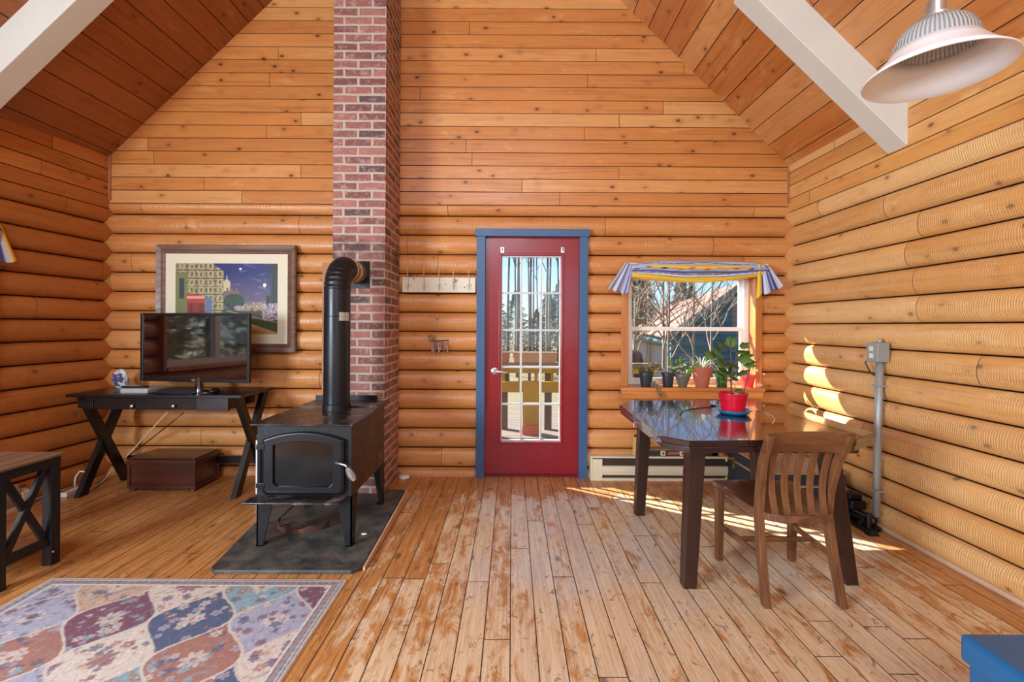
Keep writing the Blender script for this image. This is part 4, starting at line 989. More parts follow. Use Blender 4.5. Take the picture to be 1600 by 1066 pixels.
# chest
ca, cb_, cH = -2.93, -2.413, 0.256; cy_0, cy_1 = 3.47, 3.765
t = thing('wooden_chest', 'low reddish brown panelled wooden chest under the desk', 'chest', ((ca+cb_)/2, (cy_0+cy_1)/2, 0))
obj('chest_body', MB().box((ca+0.012, cy_0+0.012, 0.028), (cb_-0.012, cy_1-0.012, cH-0.045)), M['chest'], t)
mb = MB(); mb.box((ca, cy_0, 0.022), (cb_, cy_1, 0.045)); mb.box((ca, cy_0, cH-0.058), (cb_, cy_1, cH-0.045))
for x in (ca, cb_-0.02): mb.box((x, cy_0, 0.045), (x+0.02, cy_0+0.02, cH-0.058)); mb.box((x, cy_1-0.02, 0.045), (x+0.02, cy_1, cH-0.058))
obj('chest_moulding', mb, M['chest'], t, bevel=0.003)
mb = MB(); mb.box((ca-0.008, cy_0-0.008, cH-0.043), (cb_+0.008, cy_1+0.008, cH-0.012)); mb.box((ca+0.004, cy_0+0.004, cH-0.012), (cb_-0.004, cy_1-0.004, cH)); obj('lid', mb, M['chest'], t, bevel=0.006)
for x in (ca+0.03, cb_-0.03):
    for y in (cy_0+0.03, cy_1-0.03): obj('bun_foot', MB().lathe([(0.012, 0), (0.026, 0.006), (0.028, 0.014), (0.016, 0.024)], (x, y, 0), 16), M['chest'], t, smooth=True)
# picture
Yp = 3.815
f0, f1 = at(244, 382.5, Yp), at(462.5, 384.5, Yp); fz1 = (f0.z+f1.z)/2+0.004; fz0 = at(461.5, 551.5, Yp).z
t = thing('framed_painting', 'framed painting of a night street hung on the logs behind the television', 'painting', ((f0.x+f1.x)/2, Yp+0.02, fz0))
X0, X1 = f0.x, f1.x
prof = [(0.0, 0.0), (0.0, -0.022), (0.006, -0.030), (0.020, -0.026), (0.040, -0.020), (0.048, -0.012), (0.054, -0.018), (0.060, -0.014), (0.076, -0.006), (0.076, 0.0)]
mb = MB()
def rrect(i): return [(X0+i, fz0+i), (X1-i, fz0+i), (X1-i, fz1-i), (X0+i, fz1-i)]
V = [[mb.b.verts.new((x, Yp+0.02+dy, z)) for x, z in rrect(i)] for i, dy in prof]
for a, b_ in zip(V, V[1:]+V[:1]):
    for i in range(4): mb.b.faces.new((a[i], a[(i+1) % 4], b_[(i+1) % 4], b_[i]))
obj('frame', mb, M['frame'], t)
mb = MB()
for i, L in ((0, X1-X0), (1, fz1-fz0)):
    n = int((L-0.12)/0.014)
    for s in (0, 1):
        for q in range(n):
            u = 0.065+(L-0.13)*q/(n-1); p = (X0+u, Yp+0.008, (fz0+0.066) if s == 0 else (fz1-0.066)) if i == 0 else ((X0+0.066) if s == 0 else (X1-0.066), Yp+0.008, fz0+u)
            bmesh.ops.create_icosphere(mb.b, subdivisions=1, radius=0.005, matrix=Matrix.Translation(p))
obj('beading', mb, M['frame'], t)
obj('mat', MB().frame(X0+0.074, X1-0.074, fz0+0.074, fz1-0.074, 0.083, 0.083, 0.080, 0.080, Yp+0.010, Yp+0.016), M['mat_board'], t)
# painted canvas: night sky, lit house fronts, red shop, road, parapet, blossoms
px0_, px1_, pz0_, pz1_ = X0+0.150, X1-0.150, fz0+0.148, fz1-0.148
nx, nz = 230, 150; U, Vv = np.meshgrid(np.linspace(0, 1, nx), np.linspace(0, 1, nz), indexing='ij')
def L3(r, g_, b_): return np.array(C(r, g_, b_)[:3])
rng = np.random.RandomState(4)
def put(K, m, c, a=1.0): K[m] = K[m]*(1-a)+c*a
K = np.zeros((nx, nz, 3)); sk_ = np.clip((Vv-0.36)/0.5, 0, 1)[..., None]
K[:] = L3(110, 96, 120)*(1-sk_)+L3(22, 34, 104)*sk_
K += (np.sin(U*23+np.sin(Vv*40)*1.5)*np.sin(Vv*33+U*6) > 0.75)[..., None]*L3(84, 96, 142)*0.5*((Vv > 0.45)[..., None])
put(K, Vv < 0.36, L3(70, 66, 48)); sp = rng.rand(nx, nz); put(K, (Vv < 0.45) & (Vv > 0.33) & (sp > 0.7) & (U > 0.6), L3(232, 200, 130))
fac = U < 0.44-0.16*(np.abs(Vv-0.72) < -1)
top = np.clip(1.35-1.0*U, 0, 1); bm_ = (U < 0.47) & (Vv < top) & (Vv > 0.30)
put(K, bm_, L3(168, 156, 116)); put(K, bm_ & (np.floor(U*22).astype(int) % 2 == 0), L3(140, 130, 98))
put(K, bm_ & ((U*22) % 1 > 0.35) & ((U*22) % 1 < 0.75) & ((Vv*9) % 1 > 0.3) & ((Vv*9) % 1 < 0.8), L3(62, 66, 66)); put(K, bm_ & (sp > 0.86), L3(226, 206, 150)); put(K, bm_ & ((Vv*9) % 1 < 0.1), L3(66, 62, 56))
put(K, (U < 0.12) & (Vv < 0.86) & (Vv > 0.3), L3(120, 122, 78)); put(K, (U < 0.09) & (U > 0.04) & (Vv < 0.78) & (Vv > 0.5), L3(48, 66, 66))
rm = (U > 0.115) & (U < 0.29) & (Vv > 0.28) & (Vv < 0.58-0.25*(U-0.115)); put(K, rm, L3(176, 62, 52)); put(K, rm & ((U*60) % 1 > 0.4) & (Vv < 0.44) & (Vv > 0.3), L3(74, 30, 34)); put(K, rm & (Vv > 0.50) & (Vv < 0.535), L3(222, 164, 150))
bl = (U > 0.30) & (U < 0.355) & (Vv > 0.3) & (Vv < 0.52); put(K, bl, L3(92, 120, 160))
dome = ((U-0.50)/0.035)**2+((Vv-0.70)/0.07)**2 < 1; put(K, dome | ((np.abs(U-0.50) < 0.004) & (Vv > 0.74) & (Vv < 0.82)) | ((np.abs(U-0.5) < 0.032) & (Vv > 0.6) & (Vv < 0.70)), L3(198, 186, 150))
put(K, (U > 0.47) & (U < 0.62) & (Vv > 0.52) & (Vv < 0.63+0.02*np.sign(np.sin(U*140))), L3(118, 96, 92))
tr_ = (((U-0.57)/0.10)**2+((Vv-0.46)/0.11)**2 < 1); put(K, tr_, L3(38, 58, 44)); put(K, tr_ & (sp > 0.8), L3(72, 98, 66))
put(K, (U > 0.92) | ((U > 0.88) & (Vv > 0.3) & (Vv < 0.55)), L3(30, 40, 46)); put(K, (np.abs(U-0.925) < 0.003) & (Vv > 0.3) & (Vv < 0.85), L3(72, 84, 84))
put(K, ((U-0.63)/0.011)**2+((Vv-0.915)/0.017)**2 < 1, L3(235, 235, 235)); put(K, ((U-0.865)/0.016)**2+((Vv-0.69)/0.028)**2 < 1, L3(240, 240, 225)); put(K, ((U-0.865)/0.014)**2+((Vv-0.76)/0.05)**2 < 0.3, L3(90, 96, 90))
put(K, (Vv < 0.36) & (U > 0.45) & (Vv < 0.33-0.30*(U-0.45)*1.1+0.02) & (Vv > 0.30-0.5*(U-0.45)), L3(74, 84, 56)); put(K, (Vv < 0.30-0.5*(U-0.45)) & (U > 0.5), L3(186, 146, 92))
put(K, (np.abs(Vv-(0.35-0.33*(U-0.45))) < 0.008) & (U > 0.5), L3(150, 150, 110))
put(K, ((U > 0.84) & (Vv < 0.44) & (Vv > 0.20) & (sp > 0.62) & (Vv < 0.1+0.38*U)), L3(226, 196, 214)); put(K, (((U-0.62)/0.05)**2+((Vv-0.37)/0.035)**2 < 1) & (sp > 0.4), L3(210, 182, 200))
P = np.zeros((nx, nz, 3)); P[..., 0] = px0_+(px1_-px0_)*U; P[..., 1] = Yp+0.013; P[..., 2] = pz0_+(pz1_-pz0_)*Vv
cgrid('canvas', P, K, M['painting'], t, smooth=False)

# cables and power strip by the desk
t = tag(obj('white_cable', MB().tube([at(262, 644, 3.55), at(236, 672, 3.65), at(205, 706, 3.72), at(184, 728, 3.74), flo(160, 752, 0.01), flo(143, 763, 0.01), flo(134, 770, 0.008)], 0.0045, 6), M['white_cord'], smooth=True), 'white cable running from the desk down to the floor', 'cable')
tag(obj('black_cable', MB().tube([at(287, 645, 3.6), at(240, 683, 3.74), at(196, 716, 3.77), flo(172, 741, 0.02), flo(150, 757, 0.01)], 0.004, 6), M['black'], smooth=True), 'black cable trailing behind the desk down to the floor', 'cable')
t = thing('power_strip', 'white power strip on the floor at the left wall', 'power strip', flo(110, 768))
a, b_ = flo(99, 778), flo(134, 764); obj('strip_body', MB().bar(a+Vector((0, 0, .018)), b_+Vector((0, 0, .018)), 0.045, 0.034), M['white_cord'], t, bevel=0.004)
c0 = flo(117, 768); obj('loop_cord', MB().tube([c0+Vector(v) for v in ((0, 0, .034), (0, 0, .085), (0.01, 0, .12), (0.04, 0, .155), (0.075, 0, .15), (0.085, 0, .11), (0.06, 0, .06), (0.03, 0, 0.036))], 0.006, 8), M['white_cord'], t, smooth=True)
# baseboard heater on the left wall
hw = thing('baseboard_heater', 'grey brown baseboard heater along the left wall behind the side table', 'heater', (-3.46, 2.7, 0))
y0, y1 = 1.6, 3.16
def xq(y): return xl(y)+0.056
mb = MB(); mb.loft([[(xq(y), y, 0.02), (xq(y)+0.055, y, 0.02), (xq(y)+0.055, y, 0.09), (xq(y)+0.02, y, 0.165), (xq(y), y, 0.165)] for y in (y0, y1)]); obj('heater_body', mb, M['heater_left'], hw)
mb = MB(); mb.loft([[(xq(y), y, 0.0), (xq(y)+0.062, y, 0.0), (xq(y)+0.062, y, 0.02), (xq(y), y, 0.02)] for y in (y0, y1+0.06)]); obj('heater_foot', mb, M['cream'], hw)
mb = MB(); mb.loft([[(xq(y), y, 0.02), (xq(y)+0.058, y, 0.02), (xq(y)+0.058, y, 0.10), (xq(y), y, 0.12)] for y in (y1, y1+0.06)]); obj('end_cap', mb, M['cream'], hw)

# ================================================================== SIDE TABLE (left edge)
TZ = 0.585; ty0, ty1, tx1, tx0 = 2.12, 2.47, -2.415, -3.05
t = thing('side_table', 'charcoal side table with crossed braces and a greyish plank top', 'side table', ((tx0+tx1)/2, (ty0+ty1)/2, 0))
obj('table_top', MB().box((tx0, ty0, TZ-0.012), (tx1, ty1, TZ)), M['side_top'], t, bevel=0.001)
a1 = tx1-0.012
obj('table_apron', MB().box((tx0+0.02, ty0+0.03, TZ-0.062), (a1, ty1-0.018, TZ-0.012)), M['side_leg'], t)
lw_ = 0.05
LEGS = [(a1-lw_, ty1-0.018-lw_), (a1-lw_, ty0+0.02), (tx0+0.02, ty1-0.018-lw_), (tx0+0.02, ty0+0.02)]
for x, y in LEGS: obj('leg', MB().box((x, y, 0), (x+lw_, y+lw_, TZ-0.062)), M['side_leg'], t, bevel=0.002)
for xs in (a1-0.036, tx0+0.034):
    ya, yb_ = ty0+0.02+lw_, ty1-0.018-lw_
    obj('side_rail', MB().box((xs, ya, 0.105), (xs+0.024, yb_, 0.150)), M['side_leg'], t)
    obj('cross_brace', MB().bar((xs+0.012, ya+0.012, 0.150), (xs+0.012, yb_-0.012, TZ-0.062), 0.022, 0.030, (0, 1, 0)), M['side_leg'], t)
    obj('cross_brace', MB().bar((xs+0.008, yb_-0.012, 0.150), (xs+0.008, ya+0.012, TZ-0.062), 0.018, 0.030, (0, 1, 0)), M['side_leg'], t)
obj('shelf', MB().box((tx0+0.04, ty0+0.03, 0.112), (a1-0.036, ty1-0.03, 0.128)), M['side_shelf'], t)
q = at(88, 861, 2.40); obj('bolt', MB().ball((a1+0.001, 2.412, 0.072), 0.006), M['chrome'], t)

# ================================================================== RUG
rx0, rx1, ry0, ry1 = -2.30, -0.818, 0.70, 2.285
nx, ny = 300, 320
U, Vv = np.meshgrid(np.linspace(rx0, rx1, nx), np.linspace(ry0, ry1, ny), indexing='ij')
cw_, rh = 0.350, 0.240
j0 = np.floor((Vv-1.97)/rh)
best = np.zeros(U.shape, int)-1; ci = np.zeros(U.shape, int); cj = np.zeros(U.shape, int); dxm = np.zeros(U.shape); dym = np.zeros(U.shape); edge = np.zeros(U.shape)
for dj in (0, 1):
    j = j0+dj; cyv = 1.97+rh*j; dv = np.abs(Vv-cyv); hwid = cw_/2*(0.5+0.5*np.cos(PI*dv/rh))
    offx = -1.38+np.where(j.astype(int) % 2 != 0, cw_/2, 0.0); i = np.round((U-offx)/cw_); dx = U-(offx+i*cw_)
    ins = np.abs(dx) <= hwid; m = ins & (best < 0)
    best[m] = dj; ci[m] = i[m]; cj[m] = j[m]; dxm[m] = dx[m]; dym[m] = (Vv-cyv)[m]; edge[m] = (hwid-np.abs(dx))[m]
base_cols = {'cream': L3(206, 194, 182), 'maroon': L3(118, 62, 88), 'navy': L3(60, 84, 122), 'rust': L3(162, 104, 88), 'teal': L3(124, 164, 176), 'lilac': L3(162, 162, 184), 'tan': L3(196, 160, 132)}
def cellcol(i, j):
    fixed = {(0, 0): 'navy', (-1, 0): 'maroon', (1, 0): 'lilac', (-2, 0): 'lilac', (-1, -1): 'cream', (0, -1): 'rust', (1, -1): 'cream', (-2, -1): 'rust', (-1, 1): 'cream', (0, 1): 'teal', (1, 1): 'maroon', (-2, 1): 'tan', (-3, 0): 'tan', (-3, 1): 'lilac',
             (0, -2): 'teal', (-1, -2): 'lilac', (1, -2): 'navy', (-2, -2): 'navy'}
    k = ['navy', 'cream', 'rust', 'lilac', 'maroon', 'teal']
    return fixed.get((i, j), k[(i*5+j*3) % 6])
K = np.zeros(U.shape+(3,))
rn = np.random.RandomState(11)
for i, j in sorted(set(zip(ci.ravel().tolist(), cj.ravel().tolist()))):
    m = (ci == i) & (cj == j); name = cellcol(i, j); K[m] = base_cols[name]
    x, y = dxm[m], dym[m]; sub = K[m]
    acc = {'cream': ['navy', 'rust', 'maroon', 'tan'], 'navy': ['cream', 'rust', 'lilac'], 'maroon': ['cream', 'teal', 'lilac'], 'lilac': ['cream', 'navy', 'maroon'], 'rust': ['cream', 'teal', 'lilac', 'navy'], 'teal': ['cream', 'rust', 'navy'], 'tan': ['cream', 'navy', 'lilac']}[name]
    fl = [(0, 0, 0.052, 8, 'cream' if name != 'cream' else 'maroon')]
    for q in range(38):
        fx, fy = rn.uniform(-0.15, 0.15), rn.uniform(-0.2, 0.2); fl.append((fx, fy, rn.uniform(0.010, 0.026), rn.choice([5, 6]), acc[rn.randint(len(acc))]))
    for fx, fy, r, npet, cn in fl:
        dx, dy = x-fx, y-fy; rr = np.sqrt(dx*dx+dy*dy); th = np.arctan2(dy, dx); pet = r*(0.55+0.45*np.abs(np.cos(th*npet/2)))
        mm = rr < pet; sub[mm] = sub[mm]*0.25+base_cols[cn]*0.75; mm = rr < r*0.22; sub[mm] = base_cols['rust' if cn != 'rust' else 'cream']
    # curling vines
    vine = (np.abs(np.sin(x*70+np.sin(y*46+i)*2.2)*0.5+np.sin(y*52+j*2+np.sin(x*38)*2)*0.5) < 0.06); sub[vine] = sub[vine]*0.55+base_cols[acc[1]]*0.45
    K[m] = sub
bd = edge < 0.007; K[bd] = base_cols['cream']*0.95
db_ = np.minimum(np.minimum(U-rx0, rx1-U), np.minimum(Vv-ry0, ry1-Vv))
m = db_ < 0.062; K[m] = L3(150, 140, 142); m2 = m & (np.sin((U+Vv)*95)*np.sin((U-Vv)*95) > 0.25); K[m2] = L3(96, 116, 140); m3 = m & (np.sin((U+Vv)*60+1)*np.sin((U-Vv)*60) > 0.6); K[m3] = L3(166, 108, 98)
K[(db_ < 0.066) & (db_ > 0.058)] = L3(214, 206, 198); K[db_ < 0.010] = L3(206, 198, 188); K[(db_ < 0.026) & (db_ > 0.020)] = L3(206, 198, 188)
wn = rn.rand(*U.shape); wn = (wn+np.roll(wn, 1, 1)+np.roll(wn, 2, 1))/3; lum = K.mean(-1, keepdims=True); K = K*0.86+lum*0.14; K *= (0.86+0.46*wn)[..., None]
blur = lambda a: (a+np.roll(a, 1, 0)+np.roll(a, -1, 0))/3
P = np.zeros(U.shape+(3,)); P[..., 0] = U; P[..., 1] = Vv; P[..., 2] = 0.006+0.0006*np.sin(U*9)*np.sin(Vv*7); P[0, :, 2] = P[-1, :, 2] = 0.001; P[:, 0, 2] = P[:, -1, 2] = 0.001
rg = cgrid('rug', P, K, M['rug'], None); tag(rg, 'faded multicoloured floral rug with onion shaped panels on the floor', 'rug')
# ================================================================== DINING TABLE
TT = 0.76
tb_ = thing('dining_table', 'dark stained dining table with clipped corners below the window', 'table', (1.27, 2.66, 0))
poly = [(0.812, 2.083), (1.62, 2.135), (1.802, 2.262), (1.835, 3.13), (1.745, 3.245), (0.835, 3.215), (0.722, 3.045), (0.716, 2.176)]
mb = MB(); mb.prism(poly, TT-0.028, TT); obj('tabletop', mb, M['table_wood'], tb_, bevel=0.003)
cxp, cyp = 1.27, 2.66
mb = MB(); mb.prism([(cxp+(x-cxp)*0.988, cyp+(y-cyp)*0.988) for x, y in poly], TT-0.060, TT-0.031); obj('extension_leaf', mb, M['table_wood'], tb_, bevel=0.003)
mb = MB(); mb.frame(0.82, 1.74, 2.24, 3.12, 0.022, 0.022, 0.022, 0.022, 0, 1)
o = None
mb = MB()
for a, b in (((0.85, 2.24), (1.70, 2.24)), ((0.85, 3.10), (1.70, 3.10)), ((0.85, 2.24), (0.85, 3.10)), ((1.70, 2.24), (1.70, 3.10))): mb.bar((a[0], a[1], TT-0.078), (b[0], b[1], TT-0.078), 0.022, 0.030)
obj('table_apron', mb, M['table_leg'], tb_)
for (xt, yt), (xb, yb_) in (((0.905, 2.245), (0.878, 2.252)), ((1.575, 2.275), (1.700, 2.29)), ((0.905, 3.09), (0.875, 3.11)), ((1.665, 3.10), (1.70, 3.12))):
    mb = MB(); a, b = 0.040, 0.031
    mb.hexa([(xb-b, yb_-b, 0), (xb+b, yb_-b, 0), (xb+b, yb_+b, 0), (xb-b, yb_+b, 0), (xt-a, yt-a, TT-0.06), (xt+a, yt-a, TT-0.06), (xt+a, yt+a, TT-0.06), (xt-a, yt+a, TT-0.06)])
    obj('leg', mb, M['table_leg'], tb_, bevel=0.003)
mb = MB(); q = on(1000, 668, TT-0.04); mb.tube([(0.712, 2.62, TT-0.030), (0.705, 2.62, TT-0.030), (0.705, 2.62, TT-0.055)], 0.003, 6); obj('leaf_latch', mb, M['chrome'], tb_)
# thin cord lying on the table
pts = [on(1062, 649, TT), on(1067, 643, TT), on(1078, 640, TT), on(1095, 638, TT), on(1112, 636.5, TT), on(1130, 634.5, TT)]
tag(obj('cord', MB().tube([p+Vector((0, 0, .0022)) for p in pts], 0.0020, 6), M['black'], smooth=True), 'thin dark cord curving over the left half of the dining table', 'cord')
pts = [on(1183, 643, TT), on(1196, 646, TT), on(1206, 650, TT), on(1211, 656, TT), on(1207, 662, TT)]
tag(obj('cord', MB().tube([p+Vector((0, 0, .0022)) for p in pts], 0.0020, 6), M['white_cord'], smooth=True), 'thin white cord on the right half of the dining table', 'cord')
q = on(1114, 634.5, TT); tag(obj('clip', MB().box((q.x-0.018, q.y-0.006, TT), (q.x+0.018, q.y+0.006, TT+0.008)), M['black'], bevel=0.002), 'small black clip on the table beside the blue saucer', 'clip')

# geranium on the table
gq = on(1148.5, 648, TT); GX, GY = gq.x, gq.y+0.02
s_ = F/GY
t = tag(obj('saucer', MB().lathe([(0.055, 0), (0.075, 0.004), (0.100, 0.026), (0.096, 0.030), (0.070, 0.010), (0.001, 0.008)], (GX, GY, TT), 40, False), M['bluesaucer'], smooth=True), 'blue glazed saucer under the red flower pot on the table', 'saucer')
PZ = TT+0.010
pt = thing('potted_geranium', 'tall green geranium in a red plastic pot on the dining table', 'potted plant', (GX-0.003, GY, PZ))
gx = GX-0.003
obj('pot', MB().lathe([(0.060, 0), (0.063, 0.002), (0.076, 0.082), (0.079, 0.083), (0.083, 0.112), (0.086, 0.114), (0.086, 0.118), (0.080, 0.118), (0.077, 0.095), (0.001, 0.094)], (gx, GY, PZ), 40, False), M['redpot'], pt, autos=True)
obj('soil', MB().lathe([(0.076, 0.0), (0.040, 0.006), (0.001, 0.008)], (gx, GY, PZ+0.092), 24, False), M['soil'], pt, smooth=True)
sp = [(gx-0.006, GY, PZ+0.09), (gx-0.010, GY+0.005, PZ+0.18), (gx-0.006, GY, PZ+0.28), (gx-0.020, GY-0.005, PZ+0.36), (gx-0.018, GY, PZ+0.44)]
obj('stem', MB().tube(sp, 0.0055, 8, r1=0.003), M['stem'], pt, smooth=True)
random.seed(21)
def px_off(px, py): q = at(px, py, GY); return q
spots = [(1122, 538, 13), (1142, 535, 14), (1114, 556, 15), (1160, 560, 17), (1168, 554, 14), (1122, 568, 15), (1134, 564, 14), (1148, 572, 16), (1130, 580, 15), (1144, 586, 14), (1155, 582, 15), (1125, 585, 12), (1158, 540, 12), (1117, 548, 12), (1137, 597, 11), (1150, 592, 12), (1165, 568, 15), (1152, 550, 12), (1140, 575, 14), (1128, 594, 9), (1146, 609, 10), (1150, 532, 12)]
lf, pe = MB(), MB()
for px, py, sz in spots:
    c = px_off(px, py)+Vector((0, random.uniform(-0.06, 0.06), 0)); st_ = Vector(sp[min(4, max(1, int((c.z-PZ)/0.09)-1))])
    d = (c-st_); d.z *= 0.3; d = d.normalized() if d.length > 0.01 else Vector((1, 0, 0)); L = sz*1.2*GY/F
    n = Vector((random.uniform(-.4, .4), -0.75, random.uniform(0.5, 1.0))).normalized()
    lf.leaf(c-d*L*0.5, d, n, L, L*1.08, True); pe.tube([st_, (st_+c)/2+Vector((0, 0, 0.012)), c-d*L*0.3], 0.0018, 5)
obj('leaves', lf, M['leaf'], pt, solid=0.0008, smooth=True); obj('leaf_stalks', pe, M['stem'], pt, smooth=True)
a, b = at(1160, 614, GY), at(1173.5, 571, GY); obj('support_stick', MB().tube([a-Vector((0, 0, 0.02)), b], 0.0028, 6), M['twig'], pt)

# ================================================================== CHAIR
ch = thing('dining_chair', 'brown oak dining chair with five slats pushed up to the table', 'chair', (1.345, 2.3, 0))
SZc = 0.415
def leg_curve(xf, xm, xt, side):
    pts = [(xf, 2.085, 0.0), (xf+(xm-xf)*0.5, 2.130, 0.20), (xm, 2.160, 0.40), (xm, 2.150, 0.50), ((xm+xt)/2, 2.100, 0.65), (xt, 2.010, 0.805)]
    w_, d_ = 0.032, 0.044; rings = []
    for i, (x, y, z_) in enumerate(pts):
        k = 1.0 if i < 4 else 0.92; dd = d_*(0.8 if i == 0 else 1.0)*(0.75 if i == 5 else 1)
        rings.append([(x-w_/2*k, y-dd/2, z_), (x+w_/2*k, y-dd/2, z_), (x+w_/2*k, y+dd/2, z_), (x-w_/2*k, y+dd/2, z_)])
    return MB().loft(rings)
obj('leg', leg_curve(1.172, 1.176, 1.143, -1), M['oak'], ch, bevel=0.004)
obj('leg', leg_curve(1.522, 1.500, 1.500, 1), M['oak'], ch, bevel=0.004)
for x in (1.147, 1.548):
    mb = MB(); w_ = 0.017; mb.hexa([(x-w_, 2.49, 0), (x+w_, 2.49, 0), (x+w_, 2.524, 0), (x-w_, 2.524, 0), (x-w_-0.003, 2.485, SZc-0.02), (x+w_+0.003, 2.485, SZc-0.02), (x+w_+0.003, 2.527, SZc-0.02), (x-w_-0.003, 2.527, SZc-0.02)]); obj('leg', mb, M['oak'], ch, bevel=0.003)
# saddle seat
N1, N2 = 15, 13; mb = MB(); Tn, Bn = [], []
for i in range(N1):
    u = i/(N1-1); ru, rl = [], []
    for j in range(N2):
        v = j/(N2-1); y = 2.115+0.445*u - 0.030*(1-u)*(1-(2*v-1)**2)+0.012*u*(1-(2*v-1)**2)
        hwid = (0.150+0.035*min(1, u*5)) + 0.035*u; x = 1.345+0.005*u+(2*v-1)*hwid
        dish = -0.018*math.sin(PI*min(1, max(0, u*1.1)))*(1-abs(2*v-1)**2.2)+0.006*u
        ru.append(mb.b.verts.new((x, y, SZc+dish))); rl.append(mb.b.verts.new((x*0.98+1.345*0.02, y, SZc-0.034+0.010*u)))
    Tn.append(ru); Bn.append(rl)
for i in range(N1-1):
    for j in range(N2-1):
        mb.b.faces.new((Tn[i][j], Tn[i][j+1], Tn[i+1][j+1], Tn[i+1][j])); mb.b.faces.new((Bn[i][j+1], Bn[i][j], Bn[i+1][j], Bn[i+1][j+1]))
for i in range(N1-1):
    mb.b.faces.new((Tn[i][0], Tn[i+1][0], Bn[i+1][0], Bn[i][0])); mb.b.faces.new((Tn[i+1][-1], Tn[i][-1], Bn[i][-1], Bn[i+1][-1]))
for j in range(N2-1):
    mb.b.faces.new((Tn[0][j+1], Tn[0][j], Bn[0][j], Bn[0][j+1])); mb.b.faces.new((Tn[-1][j], Tn[-1][j+1], Bn[-1][j+1], Bn[-1][j]))
obj('seat', mb, M['oak_h'], ch, autos=True, bevel=0.004)
# curved top rail and slats
rings = []
for i in range(13):
    v = i/12; x = 1.128+(1.518-1.128)*v; c = 0.030*(1-(2*v-1)**2); y0 = 1.998+c
    zt_, zb_ = 0.815+0.002*(2*v-1), 0.715
    rings.append([(x, y0+0.040, zb_), (x, y0+0.058, zb_), (x, y0+0.022, zt_), (x, y0+0.004, zt_)])
obj('top_rail', MB().loft(rings), M['oak_rail'], ch, bevel=0.003)
for i in range(5):
    xb_ = 1.228+i*0.0565; xt_ = 1.205+i*0.0640; rings = []
    for k in range(7):
        t_ = k/6; x = xb_+(xt_-xb_)*t_; z_ = SZc-0.01+(0.725-SZc+0.01)*t_; y = 2.112+0.020*math.sin(PI*t_)-0.050*t_**2+0.020*t_; 
        rings.append([(x-0.0145, y-0.006, z_), (x+0.0145, y-0.006, z_), (x+0.0145, y+0.006, z_), (x-0.0145, y+0.006, z_)])
    obj('slat', MB().loft(rings), M['oak'], ch, bevel=0.002)
for xa, xb_ in ((1.174, 1.148), (1.518, 1.546)): obj('side_stretcher', MB().bar((xa, 2.12, 0.205), (xb_, 2.50, 0.195), 0.016, 0.026), M['oak'], ch, bevel=0.002)
obj('cross_stretcher', MB().bar((1.160, 2.32, 0.203), (1.532, 2.32, 0.203), 0.018, 0.022), M['oak_rail'], ch, bevel=0.002)

# ================================================================== FOOTLOCKER, HEATER
tx0, tx1, tyA, tyB, tH = 1.802, 2.270, 3.09, 3.800, 0.297
t = thing('footlocker', 'black footlocker trunk with tan trim in the corner behind the table', 'trunk', ((tx0+tx1)/2, (tyA+tyB)/2, 0))
obj('trunk_body', MB().box((tx0, tyA, 0.006), (tx1, tyB, tH-0.095)), M['trunk'], t)
ld = obj('lid', MB().box((tx0, tyA, tH-0.090), (tx1, tyB, tH-0.004)), M['trunk'], t, mats=[M['trunk'], M['trunk_top']])
for f in ld.data.polygons:
    if f.normal.z > 0.5: f.material_index = 1
def edges(mb, z0, z1, o=0.004):
    mb.box((tx0-o, tyA-o, z0), (tx0+0.014, tyB+o, z1)); mb.box((tx1-0.014, tyA-o, z0), (tx1+o, tyB+o, z1)); mb.box((tx0+0.014, tyA-o, z0), (tx1-0.014, tyA+0.014, z1)); mb.box((tx0+0.014, tyB-0.014, z0), (tx1-0.014, tyB+o, z1))
mb = MB(); edges(mb, tH-0.014, tH); obj('lid_trim', mb, M['trunk_trim'], ld)
mb = MB(); edges(mb, tH-0.104, tH-0.088); obj('body_trim', mb, M['trunk_trim'], t)
for x, y in ((tx0, tyA), (tx1, tyA), (tx0, tyB), (tx1, tyB)):
    for z_ in (0.022, tH-0.125): obj('corner_cap', MB().ball((x, y, z_), 0.026, 1, 1, 1, 12), M['brass'], t, smooth=True)
obj('latch', MB().box((tx0-0.010, 3.66, tH-0.155), (tx0, 3.70, tH-0.065)), M['brass'], t, bevel=0.002)
obj('latch', MB().box((tx0-0.010, 3.20, tH-0.155), (tx0, 3.24, tH-0.065)), M['brass'], t, bevel=0.002)
hy0, hy1 = 3.782, 3.852; hx0 = at(923.5, 730, hy0).x; hx1 = 2.26; hT = at(1000, 714, hy0).z
t = thing('baseboard_heater', 'cream baseboard heater on the back wall right of the red door', 'heater', ((hx0+hx1)/2, 3.82, 0))
obj('heater_case', MB().box((hx0, hy0+0.02, 0.02), (hx1, hy1, hT)), M['dark_slot'], t)
obj('front_panel', MB().loft([[(x, hy0+0.004, 0.045), (x, hy0+0.018, 0.045), (x, hy0+0.014, 0.122), (x, hy0-0.002, 0.118), (x, hy0-0.002, 0.075)] for x in (hx0+0.012, hx1)]), M['cream'], t)
obj('top_lip', MB().loft([[(x, hy0+0.006, hT-0.008), (x, hy1, hT-0.004), (x, hy1, hT+0.003), (x, hy0, hT+0.001), (x, hy0-0.002, hT-0.012)] for x in (hx0, hx1)]), M['cream'], t)
obj('bottom_lip', MB().box((hx0, hy0-0.002, 0.0), (hx1, hy1, 0.020)), M['cream'], t)
obj('end_cap', MB().box((hx0-0.003, hy0-0.004, 0.0), (hx0+0.012, hy1, hT+0.002)), M['cream'], t, bevel=0.002)
obj('end_cover', MB().box((hx0+0.012, hy0+0.000, 0.020), (hx0+0.095, hy0+0.02, hT-0.022)), M['cream'], t, bevel=0.002)
